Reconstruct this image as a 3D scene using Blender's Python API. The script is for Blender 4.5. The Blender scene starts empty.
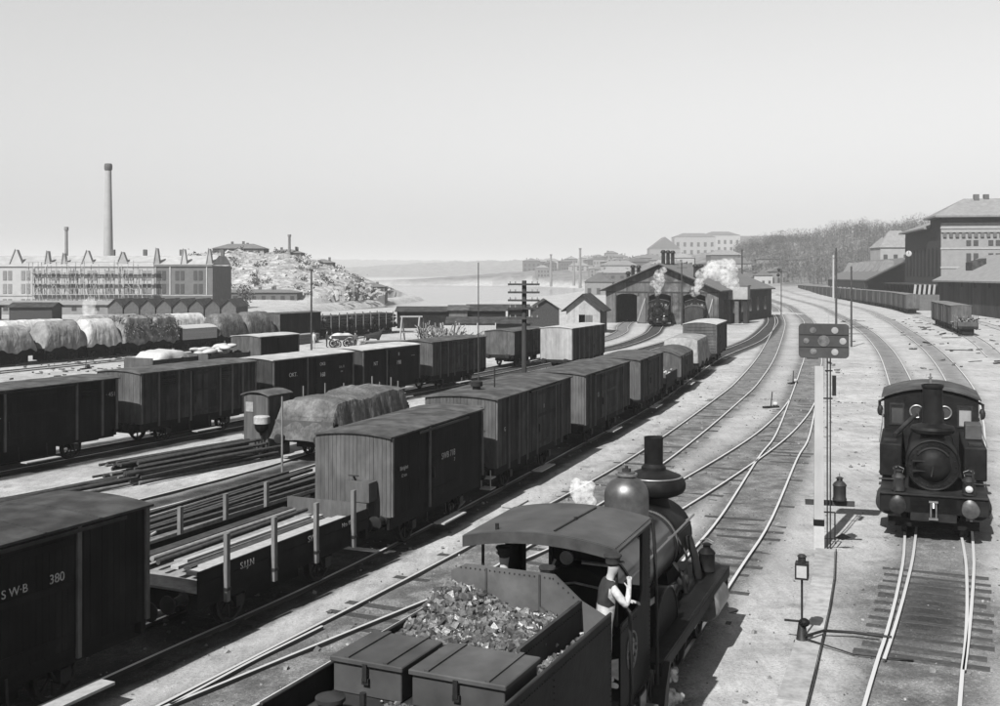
import bpy, math, random
import numpy as np
from mathutils import Vector, Matrix, Quaternion

random.seed(7)
rng = np.random.default_rng(11)
SC = bpy.context.scene
COL = SC.collection

# ------------------------------------------------------------------ camera, light, exposure
FPX, EYE, HORIZON = 1080.0, 7.5, 275.0          # focal length in photo pixels, eye height, horizon row
cam_d = bpy.data.cameras.new('camera')
cam = bpy.data.objects.new('camera', cam_d)
COL.objects.link(cam)
cam.location = (0.0, 0.0, EYE)
cam.rotation_euler = (math.radians(90), 0, 0)
cam_d.sensor_width = 36.0
cam_d.lens = 36.0 * FPX / 1000.0
cam_d.shift_y = -(353.0 - HORIZON) / 1000.0     # view camera with a lowered lens board: uprights stay upright
cam_d.clip_start = 0.5
cam_d.clip_end = 9000
SC.camera = cam

SUN_DIR = Vector((-0.47, -0.88, 0)).normalized()
SUN_EL = math.radians(47)
to_sun = Vector((SUN_DIR.x * math.cos(SUN_EL), SUN_DIR.y * math.cos(SUN_EL), math.sin(SUN_EL)))
world = bpy.data.worlds.new('World')
SC.world = world
world.use_nodes = True
wn = world.node_tree
wn.nodes.clear()
w_out = wn.nodes.new('ShaderNodeOutputWorld')
w_bg = wn.nodes.new('ShaderNodeBackground')
w_sky = wn.nodes.new('ShaderNodeTexSky')
w_sky.sky_type = 'NISHITA'
w_sky.sun_disc = False
w_sky.sun_elevation = SUN_EL
w_sky.sun_rotation = math.atan2(SUN_DIR.x, SUN_DIR.y)
w_sky.air_density = 1.55
w_sky.dust_density = 0.1
w_sep = wn.nodes.new('ShaderNodeSeparateColor')       # blue-sensitive plate: only the blue of the sky counts
wn.links.new(w_sky.outputs[0], w_sep.inputs[0])
wn.links.new(w_sep.outputs[2], w_bg.inputs[0])
w_bg.inputs[1].default_value = 0.05
wn.links.new(w_bg.outputs[0], w_out.inputs[0])
sun_d = bpy.data.lights.new('sun', 'SUN')
sun = bpy.data.objects.new('sun', sun_d)
COL.objects.link(sun)
sun_d.energy = 5.0
sun_d.angle = math.radians(0.5)
sun_d.color = (1.0, 0.995, 0.985)
sun.location = (0, 0, 60)
sun.rotation_euler = (-to_sun).to_track_quat('-Z', 'Y').to_euler()
SC.view_settings.view_transform = 'Standard'
SC.view_settings.look = 'None'
SC.view_settings.gamma = 1.0
SC.view_settings.use_curve_mapping = False
SC.view_settings.exposure = 1.2
SC.cycles.max_bounces = 6
SC.cycles.diffuse_bounces = 3
SC.cycles.glossy_bounces = 3
SC.cycles.transmission_bounces = 4
SC.cycles.volume_bounces = 1
SC.cycles.transparent_max_bounces = 8
SC.cycles.use_denoising = True

# ------------------------------------------------------------------ helpers
def P(px, py, z=0.0):
    """place on the level z that the eye sees under photo pixel (px, py)"""
    s = (py - HORIZON) / (EYE - z)
    return ((px - 500.0) / s, FPX / s)

def mat(key, g, rough=0.85, var=0.25, scale=3.0, bump=0.0, metal=0.0, island=0.0, streak=0.0, dirt=0.0, spec=0.08):
    """grey procedural paint / wood / iron; island = tone change from board to board, streak = upright weathering"""
    m = bpy.data.materials.new(key)
    m.use_nodes = True
    nt = m.node_tree
    b = nt.nodes['Principled BSDF']
    b.inputs['Roughness'].default_value = rough
    b.inputs['Metallic'].default_value = metal
    b.inputs['Specular IOR Level'].default_value = spec
    tc = nt.nodes.new('ShaderNodeTexCoord')
    mp = nt.nodes.new('ShaderNodeMapping')
    nt.links.new(tc.outputs['Object'], mp.inputs[0])
    if streak:
        mp.inputs['Scale'].default_value = (1, 1, 1.0 / streak)
    nz = nt.nodes.new('ShaderNodeTexNoise')
    nz.inputs['Scale'].default_value = scale
    nz.inputs['Detail'].default_value = 6
    nz.inputs['Roughness'].default_value = 0.65
    nt.links.new(mp.outputs[0], nz.inputs['Vector'])
    mr = nt.nodes.new('ShaderNodeMapRange')
    mr.inputs['From Min'].default_value = 0.3
    mr.inputs['From Max'].default_value = 0.7
    mr.inputs['To Min'].default_value = 1.0 - var
    mr.inputs['To Max'].default_value = 1.0 + var
    nt.links.new(nz.outputs['Fac'], mr.inputs['Value'])
    last = mr.outputs[0]
    def mul(a, bsock):
        n = nt.nodes.new('ShaderNodeMath'); n.operation = 'MULTIPLY'
        nt.links.new(a, n.inputs[0])
        if isinstance(bsock, (int, float)):
            n.inputs[1].default_value = bsock
        else:
            nt.links.new(bsock, n.inputs[1])
        return n.outputs[0]
    if island:
        ge = nt.nodes.new('ShaderNodeNewGeometry')
        m2 = nt.nodes.new('ShaderNodeMapRange')
        m2.inputs['To Min'].default_value = 1 - island
        m2.inputs['To Max'].default_value = 1 + island
        nt.links.new(ge.outputs['Random Per Island'], m2.inputs['Value'])
        last = mul(last, m2.outputs[0])
    oi = nt.nodes.new('ShaderNodeObjectInfo')
    m3 = nt.nodes.new('ShaderNodeMapRange')
    m3.inputs['To Min'].default_value = 0.9
    m3.inputs['To Max'].default_value = 1.1
    nt.links.new(oi.outputs['Random'], m3.inputs['Value'])
    last = mul(last, m3.outputs[0])
    if dirt:
        n2 = nt.nodes.new('ShaderNodeTexNoise')
        n2.inputs['Scale'].default_value = 1.1
        n2.inputs['Detail'].default_value = 8
        nt.links.new(tc.outputs['Object'], n2.inputs['Vector'])
        m4 = nt.nodes.new('ShaderNodeMapRange')
        m4.inputs['From Min'].default_value = 0.42
        m4.inputs['From Max'].default_value = 0.66
        m4.inputs['To Min'].default_value = 1.0
        m4.inputs['To Max'].default_value = 1.0 + dirt
        nt.links.new(n2.outputs['Fac'], m4.inputs['Value'])
        last = mul(last, m4.outputs[0])
    last = mul(last, g)
    nt.links.new(last, b.inputs['Base Color'])
    if bump:
        bp = nt.nodes.new('ShaderNodeBump')
        bp.inputs['Strength'].default_value = bump
        bp.inputs['Distance'].default_value = 0.03
        nt.links.new(nz.outputs['Fac'], bp.inputs['Height'])
        nt.links.new(bp.outputs[0], b.inputs['Normal'])
    return m

class MB:
    """collects shapes into one mesh"""
    def __init__(self):
        self.v = []; self.f = []
    def add(self, vs, fs):
        o = len(self.v)
        self.v += [tuple(p) for p in vs]
        self.f += [tuple(i + o for i in q) for q in fs]
        return self
    def box(self, x0, x1, y0, y1, z0, z1):
        return self.add([(x0,y0,z0),(x1,y0,z0),(x1,y1,z0),(x0,y1,z0),(x0,y0,z1),(x1,y0,z1),(x1,y1,z1),(x0,y1,z1)],
                        [(3,2,1,0),(4,5,6,7),(0,1,5,4),(1,2,6,5),(2,3,7,6),(3,0,4,7)])
    def prism(self, prof, x0, x1, axis='x'):
        """closed outline swept along an axis; prof in the two other axes"""
        n = len(prof)
        def q(t, p):
            return (t, p[0], p[1]) if axis == 'x' else ((p[0], t, p[1]) if axis == 'y' else (p[0], p[1], t))
        vs = [q(x0, p) for p in prof] + [q(x1, p) for p in prof]
        fs = [tuple(range(n)), tuple(range(2*n-1, n-1, -1))]
        fs += [(i, i+n, (i+1) % n + n, (i+1) % n) for i in range(n)]
        return self.add(vs, fs)
    def lathe(self, prof, c=(0,0,0), d=(0,0,1), n=20, caps=True):
        """prof: (radius, height) along d"""
        d = Vector(d).normalized()
        a = d.orthogonal().normalized(); b = d.cross(a)
        c = Vector(c); vs = []; fs = []
        for r, h in prof:
            for k in range(n):
                t = 2*math.pi*k/n
                vs.append(c + d*h + (a*math.cos(t) + b*math.sin(t))*r)
        m = len(prof)
        for i in range(m-1):
            for k in range(n):
                k2 = (k+1) % n
                fs.append((i*n+k, i*n+k2, (i+1)*n+k2, (i+1)*n+k))
        if caps:
            fs.append(tuple(range(n-1, -1, -1)))
            fs.append(tuple((m-1)*n + k for k in range(n)))
        return self.add(vs, fs)
    def cyl(self, p0, p1, r0, r1=None, n=12):
        p0 = Vector(p0); p1 = Vector(p1)
        L = (p1-p0).length
        return self.lathe([(r0, 0), (r0 if r1 is None else r1, L)], p0, p1-p0, n)
    def ball(self, c, r, sz=1.0, n=12, m=7):
        pr = [(max(1e-4, r*math.sin(math.pi*i/m)), -r*sz*math.cos(math.pi*i/m)) for i in range(m+1)]
        return self.lathe(pr, c, (0,0,1), n)
    def tube(self, pts, r, n=6):
        pts = [Vector(p) for p in pts]
        vs = []; fs = []
        up = Vector((0.3, 0.2, 0.93)).normalized()
        for i, p in enumerate(pts):
            t = (pts[min(i+1, len(pts)-1)] - pts[max(i-1, 0)]).normalized()
            a = t.cross(up)
            if a.length < 1e-3: a = t.orthogonal()
            a.normalize(); b = t.cross(a)
            rr = r[i] if isinstance(r, (list, tuple)) else r
            for k in range(n):
                th = 2*math.pi*k/n
                vs.append(p + (a*math.cos(th) + b*math.sin(th))*rr)
        m = len(pts)
        for i in range(m-1):
            for k in range(n):
                k2 = (k+1) % n
                fs.append((i*n+k, (i+1)*n+k, (i+1)*n+k2, i*n+k2))
        fs.append(tuple(range(n))); fs.append(tuple((m-1)*n+k for k in range(n-1, -1, -1)))
        return self.add(vs, fs)
    def beam(self, p0, p1, w, h, up=(0,0,1)):
        p0 = Vector(p0); p1 = Vector(p1)
        t = (p1-p0).normalized(); s = t.cross(Vector(up))
        if s.length < 1e-3: s = t.orthogonal()
        s.normalize(); u = s.cross(t)
        vs = []
        for p in (p0, p1):
            for a, b in ((-1,-1),(1,-1),(1,1),(-1,1)):
                vs.append(p + s*a*w/2 + u*b*h/2)
        return self.add(vs, [(0,1,2,3),(7,6,5,4),(0,4,5,1),(1,5,6,2),(2,6,7,3),(3,7,4,0)])
    def sheet(self, grid):
        """grid of points -> surface"""
        h = len(grid); w = len(grid[0])
        vs = [p for row in grid for p in row]
        return self.add(vs, [(i*w+j, i*w+j+1, (i+1)*w+j+1, (i+1)*w+j) for i in range(h-1) for j in range(w-1)])
    def mesh(self, name, m, smooth=None):
        me = bpy.data.meshes.new(name)
        me.from_pydata(self.v, [], self.f)
        me.validate()
        if m: me.materials.append(m)
        if smooth:
            me.shade_smooth()
            me.set_sharp_from_angle(angle=math.radians(smooth))
        return me
    def build(self, name, m, parent=None, smooth=None, bevel=0.0, kind=None):
        o = bpy.data.objects.new(name, self.mesh(name, m, smooth))
        COL.objects.link(o)
        if parent is not None: o.parent = parent
        if bevel:
            bv = o.modifiers.new('edge', 'BEVEL'); bv.width = bevel; bv.segments = 1; bv.limit_method = 'ANGLE'
        if kind: o['kind'] = kind
        return o

def inst(name, me, parent=None, loc=(0,0,0), rz=0.0, scale=None):
    o = bpy.data.objects.new(name, me)
    COL.objects.link(o)
    if parent is not None: o.parent = parent
    o.location = loc
    o.rotation_euler = (0, 0, rz)
    if scale: o.scale = scale
    return o

def thing(name, label, cat, loc=(0,0,0), rz=0.0, group=None):
    o = bpy.data.objects.new(name, None)
    o.empty_display_size = 0.3
    COL.objects.link(o)
    o.location = loc; o.rotation_euler = (0, 0, rz)
    return tag(o, label, cat, group)

def tag(o, label, cat, group=None):
    o['label'] = label; o['category'] = cat
    if group: o['group'] = group
    return o

def text(name, body, size, m, parent, loc, rot, extrude=0.003, sx=1.0, align='CENTER'):
    c = bpy.data.curves.new(name, 'FONT')
    c.body = body; c.size = size; c.extrude = extrude; c.align_x = align; c.align_y = 'CENTER'
    c.materials.append(m)
    tmp = bpy.data.objects.new(name, c)
    me = bpy.data.meshes.new_from_object(tmp)
    bpy.data.objects.remove(tmp)
    o = bpy.data.objects.new(name, me)
    COL.objects.link(o)
    o.parent = parent; o.location = loc; o.rotation_euler = rot; o.scale = (sx, 1, 1)
    return o

def spline(pts, step=1.0):
    """Catmull-Rom through 2-D points, about one sample per step"""
    p = [Vector((x, y, 0)) for x, y in pts]
    p = [p[0]*2 - p[1]] + p + [p[-1]*2 - p[-2]]
    out = []
    for i in range(1, len(p)-2):
        a, b, c, d = p[i-1], p[i], p[i+1], p[i+2]
        n = max(1, int((c-b).length/step))
        for k in range(n):
            t = k/n
            out.append(0.5*((2*b) + (c-a)*t + (2*a-5*b+4*c-d)*t*t + (3*b-a-3*c+d)*t**3))
    out.append(p[-2])
    return out

class Line:
    """centre line of a track"""
    def __init__(self, pts, step=1.0):
        self.p = spline(pts, step)
        self.s = [0.0]
        for a, b in zip(self.p, self.p[1:]): self.s.append(self.s[-1] + (b-a).length)
    def at(self, s):
        s = min(max(s, 0.0), self.s[-1] - 1e-6)
        i = 0
        lo, hi = 0, len(self.s)-1
        while hi - lo > 1:
            mid = (lo+hi)//2
            if self.s[mid] <= s: lo = mid
            else: hi = mid
        a, b = self.p[lo], self.p[lo+1]
        t = (s-self.s[lo])/(self.s[lo+1]-self.s[lo])
        return a + (b-a)*t, (b-a).normalized()
    def s_of_y(self, y):
        for i, (a, b) in enumerate(zip(self.p, self.p[1:])):
            if a.y <= y <= b.y or a.y >= y >= b.y:
                return self.s[i] + (self.s[i+1]-self.s[i])*((y-a.y)/(b.y-a.y) if b.y != a.y else 0)
        return 0.0 if y < self.p[0].y else self.s[-1]
    def stand(self, y_near, length):
        """centre and heading of a vehicle whose near end stands at depth y_near"""
        s0 = self.s_of_y(y_near)
        a, _ = self.at(s0); b, _ = self.at(s0 + length)
        d = (b-a).normalized()
        return (a+b)/2, math.atan2(d.y, d.x)
# ------------------------------------------------------------------ materials
IRON = mat('black_iron', 0.005, 0.55, 0.5, 5, 0.2, spec=0.07, dirt=0.9)
IRON2 = mat('dark_iron_grime', 0.009, 0.55, 0.45, 5, 0.2, dirt=1.0, spec=0.15)
STEEL = mat('worn_steel', 0.2, 0.42, 0.25, 8, 0.05, metal=0.8)
BRASS = mat('polished_dome', 0.1, 0.46, 0.35, 4, 0.05, metal=0.85)
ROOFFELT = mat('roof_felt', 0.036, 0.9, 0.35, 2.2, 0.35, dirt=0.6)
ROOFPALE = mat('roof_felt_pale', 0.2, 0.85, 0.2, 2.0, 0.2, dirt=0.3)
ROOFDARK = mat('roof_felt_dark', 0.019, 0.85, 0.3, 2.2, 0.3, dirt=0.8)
VANWOOD = mat('van_boards', 0.02, 0.8, 0.4, 5, 0.2, island=0.4, streak=4, dirt=0.7)
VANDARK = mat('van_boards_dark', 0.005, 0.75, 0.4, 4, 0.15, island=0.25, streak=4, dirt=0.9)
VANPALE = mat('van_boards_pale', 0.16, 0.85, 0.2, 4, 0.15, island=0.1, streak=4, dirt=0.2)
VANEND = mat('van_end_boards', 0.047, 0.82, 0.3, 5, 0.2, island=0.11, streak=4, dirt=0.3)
VANEND2 = mat('van_end_boards_dull', 0.022, 0.82, 0.3, 5, 0.15, island=0.14, streak=4, dirt=0.4)
TRIM = mat('van_trim', 0.06, 0.8, 0.35, 6, 0.1, streak=3)
UNDER = mat('underframe', 0.008, 0.8, 0.4, 6, 0.2)
WHITE = mat('white_paint', 0.25, 0.7, 0.12, 6, 0.05)
LETTER = mat('lettering', 0.34, 0.8, 0.35, 14)
LETTERDIM = mat('lettering_worn', 0.22, 0.8, 0.5, 20)
TIMBER = mat('grey_timber', 0.13, 0.85, 0.3, 6, 0.2, island=0.15, streak=0.3)
TIMBERPALE = mat('pale_timber', 0.19, 0.8, 0.2, 7, 0.15)
TIMBERDARK = mat('dark_timber', 0.032, 0.85, 0.4, 6, 0.25)
STAKE = mat('stake_wood', 0.09, 0.85, 0.35, 9, 0.2, streak=4)
SLEEPER = mat('sleeper_wood', 0.035, 0.9, 0.45, 9, 0.4)
def creased(m, scale=1.1, dist=0.1):
    """long hanging folds and pulls in canvas"""
    nt = m.node_tree; b = nt.nodes['Principled BSDF']
    tc = nt.nodes.new('ShaderNodeTexCoord'); prev = None
    for rot, sc_, w_ in (((0.2,0.3,0.5),(1.6,1.6,0.35),1.0), ((0.0,0.9,-0.6),(2.6,0.5,1.2),0.6), ((0.7,0.0,1.1),(0.5,3.0,1.0),0.5)):
        mp = nt.nodes.new('ShaderNodeMapping'); mp.inputs['Rotation'].default_value = rot; mp.inputs['Scale'].default_value = [q*scale for q in sc_]
        nt.links.new(tc.outputs['Object'], mp.inputs[0])
        n1 = nt.nodes.new('ShaderNodeTexNoise'); n1.inputs['Scale'].default_value = 1.0; n1.inputs['Detail'].default_value = 2.5; n1.inputs['Distortion'].default_value = 0.6
        nt.links.new(mp.outputs[0], n1.inputs['Vector'])
        su = nt.nodes.new('ShaderNodeMath'); su.operation = 'SUBTRACT'; su.inputs[1].default_value = 0.5; nt.links.new(n1.outputs['Fac'], su.inputs[0])
        ab = nt.nodes.new('ShaderNodeMath'); ab.operation = 'ABSOLUTE'; nt.links.new(su.outputs[0], ab.inputs[0])
        pw = nt.nodes.new('ShaderNodeMath'); pw.operation = 'POWER'; pw.inputs[1].default_value = 0.6; nt.links.new(ab.outputs[0], pw.inputs[0])
        ml = nt.nodes.new('ShaderNodeMath'); ml.operation = 'MULTIPLY'; ml.inputs[1].default_value = w_; nt.links.new(pw.outputs[0], ml.inputs[0])
        if prev is None: prev = ml.outputs[0]
        else:
            ad = nt.nodes.new('ShaderNodeMath'); ad.operation = 'ADD'; nt.links.new(prev, ad.inputs[0]); nt.links.new(ml.outputs[0], ad.inputs[1]); prev = ad.outputs[0]
    bp = nt.nodes.new('ShaderNodeBump'); bp.inputs['Strength'].default_value = 0.8; bp.inputs['Distance'].default_value = dist
    nt.links.new(prev, bp.inputs['Height'])
    if b.inputs['Normal'].is_linked: nt.links.new(b.inputs['Normal'].links[0].from_socket, bp.inputs['Normal'])
    nt.links.new(bp.outputs[0], b.inputs['Normal'])
    return m
TARP = creased(mat('tarpaulin', 0.05, 0.75, 0.35, 7, 0.5, dirt=0.9), 1.0, 0.14)
TARPPALE = creased(mat('tarpaulin_pale', 0.24, 0.8, 0.25, 2.0, 0.3, dirt=0.3), 0.7, 0.12)
TARPMID = creased(mat('tarpaulin_mid', 0.12, 0.8, 0.3, 2.0, 0.3, dirt=0.4), 0.7, 0.14)
BRICK = mat('brick', 0.07, 0.9, 0.2, 1.6, 0.1)
BRICKPALE = mat('plaster_pale', 0.19, 0.9, 0.12, 0.6, 0.05)
BRICKMID = mat('brick_mid', 0.12, 0.9, 0.15, 1.0, 0.05)
SLATE = mat('slate', 0.075, 0.8, 0.2, 1.2, 0.15)
SLATEPALE = mat('slate_pale', 0.12, 0.8, 0.2, 1.0, 0.1)
GLASSDARK = mat('window_dark', 0.03, 0.15, 0.2, 3, spec=0.6)
GLASSPALE = mat('window_pale', 0.16, 0.4, 0.2, 3, spec=0.6)
INSIDEBLACK = mat('inside_black', 0.008, 0.9, 0.3, 3)  # black in place of the shade inside doorways, windows and sheds
BOARD = mat('shed_boards', 0.062, 0.88, 0.25, 3, 0.15, island=0.16, streak=5, dirt=0.3)
SKIN = mat('skin', 0.2, 0.6, 0.08, 12)
SHIRT = mat('white_shirt', 0.26, 0.9, 0.3, 14, 0.5)
CLOTH = mat('dark_cloth', 0.022, 0.95, 0.3, 12)
CLOTH2 = mat('grey_cloth', 0.06, 0.95, 0.3, 12)
COALM = mat('coal', 0.045, 0.4, 0.6, 16, 0.3, island=0.75, spec=0.6)
ROCK = mat('rock', 0.2, 0.95, 0.3, 0.12, 0.3)

# ------------------------------------------------------------------ track centre lines
TR = {
 'T1': Line([(-9.6,9.0),(-4.78,19.19),(-0.08,29.45),(6.1,43.8),(13.73,64.8),(17.85,77.1),(25.1,101.2),(38.0,147.3),(45.6,176),(55,215),(66,265),(84,370)]),
 'T2': Line([(-2.05,9.0),(2.14,19.47),(5.36,27.55),(7.53,33.06),(11.3,43.9),(13.57,50.1),(18.2,64.8),(24.5,85.2),(29.3,101.2),(42.2,147.3),(50.2,176),(59,214),(70,264),(87,366)]),
 'XO': Line([(-5.5,17.6),(-2.9,21.5),(0.1,26),(2.9,30.5),(7.25,38.8),(11.95,48.6),(15.4,57),(18.0,64.2)]),
 'B': Line([(-12.6,10.2),(-7.6,21),(-4.0,29.1),(2.5,46.6),(8.6,63.5),(17.0,90.5),(20.6,101),(29,123),(37.3,150),(44.5,176),(53,212)]),
 'A': Line([(-26,28),(-19.5,41),(-13,54),(-2,76),(1,82),(5,91)]),
 'V': Line([(-2,67),(4.4,82.3),(8.0,91),(14.5,108),(22.5,130),(27,150),(29.5,163.6),(31.5,174)]),
 'U': Line([(-6,74),(0.4,88),(3.9,96),(12,112),(18.5,134),(22,152),(24.6,166),(26.6,176)]),
 'W': Line([(-10,86),(-3,98),(4,108),(11,122),(15.6,140),(17.6,155),(19.8,168.4),(21.8,178)]),
 'K': Line([(-17,24),(-13.2,31.5),(-8.6,41),(-4.3,53),(0.2,66)]),
 'M': Line([(-33.1,45),(-24.6,62),(-17.1,77),(-11.1,89),(-6.1,99)]),
 'N': Line([(-43,72),(-38,83.5),(-33,95),(-29,103),(-22,115)]),
 'L': Line([(-58,58),(-52,69),(-40.4,91),(-32.4,106.6),(-27.9,115.7),(-23.9,123),(-17.5,135),(-13,143.5)]),
 'L2': Line([(-62,74),(-50,95),(-40,114),(-30,133),(-24,144)]),
 'D': Line([(2.8,9),(7.36,19.19),(8.75,22.19),(10.3,25.71),(11.93,29.7),(14.8,37.5),(20.9,55),(27.8,75),(38.4,108),(49.5,147),(62.5,200),(78,270),(98,400)]),
 'E': Line([(7.42,19.3),(10.4,25.7),(12.3,29.7),(16.3,38.2),(24,55.5),(31.8,75),(43.1,108),(55,147),(66.2,186),(83,256),(104,400)]),
 'F': Line([(45,98),(52.5,118),(59.2,138),(69,172),(79.2,208),(90,258),(112,400)]),
 'G': Line([(58,112),(66,138),(76,172),(85,205),(96,250)]),
}

# ------------------------------------------------------------------ the ground
WATER_Z = -1.8
SHORE = np.array([(-44,214),(-26,262),(-6,318),(22,430),(44,560),(60,760),(20,930),(-120,960),(-160,760),(-70,560),(-36,430),(-28,395),(-35,330),(-47,262)], float)

def poly_dist(x, y, poly):
    """signed distance to a polygon, positive inside"""
    ins = np.zeros(x.shape, bool); best = np.full(x.shape, 1e9)
    n = len(poly)
    for i in range(n):
        x1, y1 = poly[i]; x2, y2 = poly[(i+1) % n]
        c = ((y1 > y) != (y2 > y)) & (x < (x2-x1)*(y-y1)/((y2-y1)+1e-12)+x1)
        ins ^= c
        dx, dy = x2-x1, y2-y1
        t = np.clip(((x-x1)*dx+(y-y1)*dy)/(dx*dx+dy*dy), 0, 1)
        best = np.minimum(best, np.hypot(x-x1-t*dx, y-y1-t*dy))
    return np.where(ins, best, -best)

def line_dist(x, y, pts):
    best = np.full(x.shape, 1e9)
    for a, b in zip(pts, pts[1:]):
        dx, dy = b.x-a.x, b.y-a.y
        m = (x > min(a.x,b.x)-5) & (x < max(a.x,b.x)+5) & (y > min(a.y,b.y)-5) & (y < max(a.y,b.y)+5)
        if not m.any(): continue
        xm, ym = x[m], y[m]
        t = np.clip(((xm-a.x)*dx+(ym-a.y)*dy)/(dx*dx+dy*dy), 0, 1)
        best[m] = np.minimum(best[m], np.hypot(xm-a.x-t*dx, ym-a.y-t*dy))
    return best

def graded(lo, hi, core0, core1, step, grow):
    v = list(np.arange(core0, core1+1e-6, step))
    s = step; c = core1
    while c < hi:
        s *= grow; c += s; v.append(min(c, hi))
    s = step; c = core0
    while c > lo:
        s *= grow; c -= s; v.insert(0, max(c, lo))
    return np.array(v)

def hills(x, y):
    """height of the land: rocky hill behind the factory, wooded slope on the right, far ridges"""
    def g(cx, cy, rx, ry, h, p=2.0):
        d = (np.abs((x-cx)/rx)**p + np.abs((y-cy)/ry)**p)
        return h*np.exp(-d)
    z = g(-80, 345, 38, 46, 14.3, 3.0)
    z = z + g(260, 520, 115, 190, 24, 2.4) + g(190, 700, 120, 150, 18, 2.4) + g(300, 330, 80, 120, 12, 2.2)
    z = z + g(330, 1050, 300, 160, 30, 2.4) + g(400, 1420, 300, 260, 33, 2.4)
    z = z + g(-500, 4300, 1700, 500, 62, 2.6) + g(150, 2600, 640, 300, 42, 2.6) + g(-1900, 3700, 1100, 500, 56, 2.2)
    wob = np.sin(x*0.11+y*0.05)*np.cos(y*0.083-x*0.031) + 0.6*np.sin(x*0.29-y*0.17)*np.sin(y*0.23+x*0.07)
    return z*(1 + 0.07*wob)

gx = graded(-3600, 3600, -26, 34, 0.3, 1.024)
gy = graded(-40, 5600, 10, 66, 0.3, 1.022)
X, Y = np.meshgrid(gx, gy)
wd = poly_dist(X, Y, SHORE)
Z = hills(X, Y)
Z = Z + 0.015*np.sin(X*1.7+Y*0.9)*np.sin(Y*1.3-X*0.6)
Z = np.where(wd > -6, Z*0 - 3.4/(1+np.exp(-(wd-0.5)/1.2)) + 0.0, Z)
bal = np.zeros(X.shape); bfac = 1.0
for k, ln in TR.items():
    d = line_dist(X, Y, ln.p[::2] + [ln.p[-1]])
    half = {'K':0.8,'N':0.8,'T1':0.95,'T2':1.05,'XO':0.85,'D':1.1,'E':1.15,'F':0.9,'G':0.7,'B':1.4,'A':1.5}.get(k, 1.1)
    bal = np.maximum(bal, {'D':0.8,'E':0.72,'F':0.6,'G':0.6,'N':0.6}.get(k,1.0)/(1.0+np.exp((d-half)/{'D':0.3,'E':0.38,'F':0.4,'G':0.4}.get(k,0.22))))
wear = np.zeros(X.shape)
# dark oily ground: where engines stand, between the crossing tracks, round the shed
for cx, cy, rx, ry, a in ((9.6,24.1,1.75,3.4,0.95),(9.5,44,5,12,0.45),(8.3,24.5,1.8,7,0.5),(27,158,12,9,0.5),(21,118,10,18,0.25),(3.5,33,2.2,8,0.35)):
    wear = np.maximum(wear, a*np.exp(-((X-cx)/rx)**2-((Y-cy)/ry)**2))
d1 = line_dist(X, Y, TR['T1'].p[::2]); d2 = line_dist(X, Y, TR['T2'].p[::2])
wear = np.maximum(wear, 0.33/(1+np.exp((d1-4.1)/0.35))/(1+np.exp((d2-4.1)/0.35)))
bal = np.clip(bal*bfac + wear, 0, 1)
fill_shade = 0.7*np.exp(-((X-9.65-(Y-24.2)*0.43)/0.95)**4-((Y-24.2)/3.0)**4)  # dark fill between the rails before the tank locomotive
for k, hw_ in (('B',1.45),('A',2.0),('L',1.9),('U',1.2),('V',1.2),('K',0.4)):  # shade under the standing trains, painted into the ground as dark strips
    fill_shade = np.maximum(fill_shade, 1/(1+np.exp((line_dist(X, Y, TR[k].p[::2]+[TR[k].p[-1]])-hw_)/0.2)))
rows, cols = X.shape
verts = np.stack([X.ravel(), Y.ravel(), Z.ravel()], 1)
idx = np.arange(rows*cols).reshape(rows, cols)
quads = np.stack([idx[:-1,:-1].ravel(), idx[:-1,1:].ravel(), idx[1:,1:].ravel(), idx[1:,:-1].ravel()], 1)
gm = bpy.data.meshes.new('ground')
gm.vertices.add(len(verts)); gm.vertices.foreach_set('co', verts.astype(np.float32).ravel())
gm.loops.add(quads.size); gm.loops.foreach_set('vertex_index', quads.astype(np.int32).ravel())
gm.polygons.add(len(quads)); gm.polygons.foreach_set('loop_start', np.arange(0, quads.size, 4, dtype=np.int32))
gm.update(calc_edges=True)
at_ = gm.attributes.new('ballast', 'FLOAT', 'POINT'); at_.data.foreach_set('value', bal.astype(np.float32).ravel())
rockm = np.clip((Z-1.2)/2.0, 0, 1)*(Y < 460)*(X < 0)
wood_ = np.clip((Z-1.0)/3.0, 0, 1)*((X > 0) | (Y > 800))
at_ = gm.attributes.new('fill_shade', 'FLOAT', 'POINT'); at_.data.foreach_set('value', fill_shade.astype(np.float32).ravel())
at_ = gm.attributes.new('rock', 'FLOAT', 'POINT'); at_.data.foreach_set('value', rockm.astype(np.float32).ravel())
at_ = gm.attributes.new('scrub', 'FLOAT', 'POINT'); at_.data.foreach_set('value', wood_.astype(np.float32).ravel())
gm.shade_smooth()
ground = bpy.data.objects.new('ground', gm); COL.objects.link(ground); ground['kind'] = 'structure'

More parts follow.
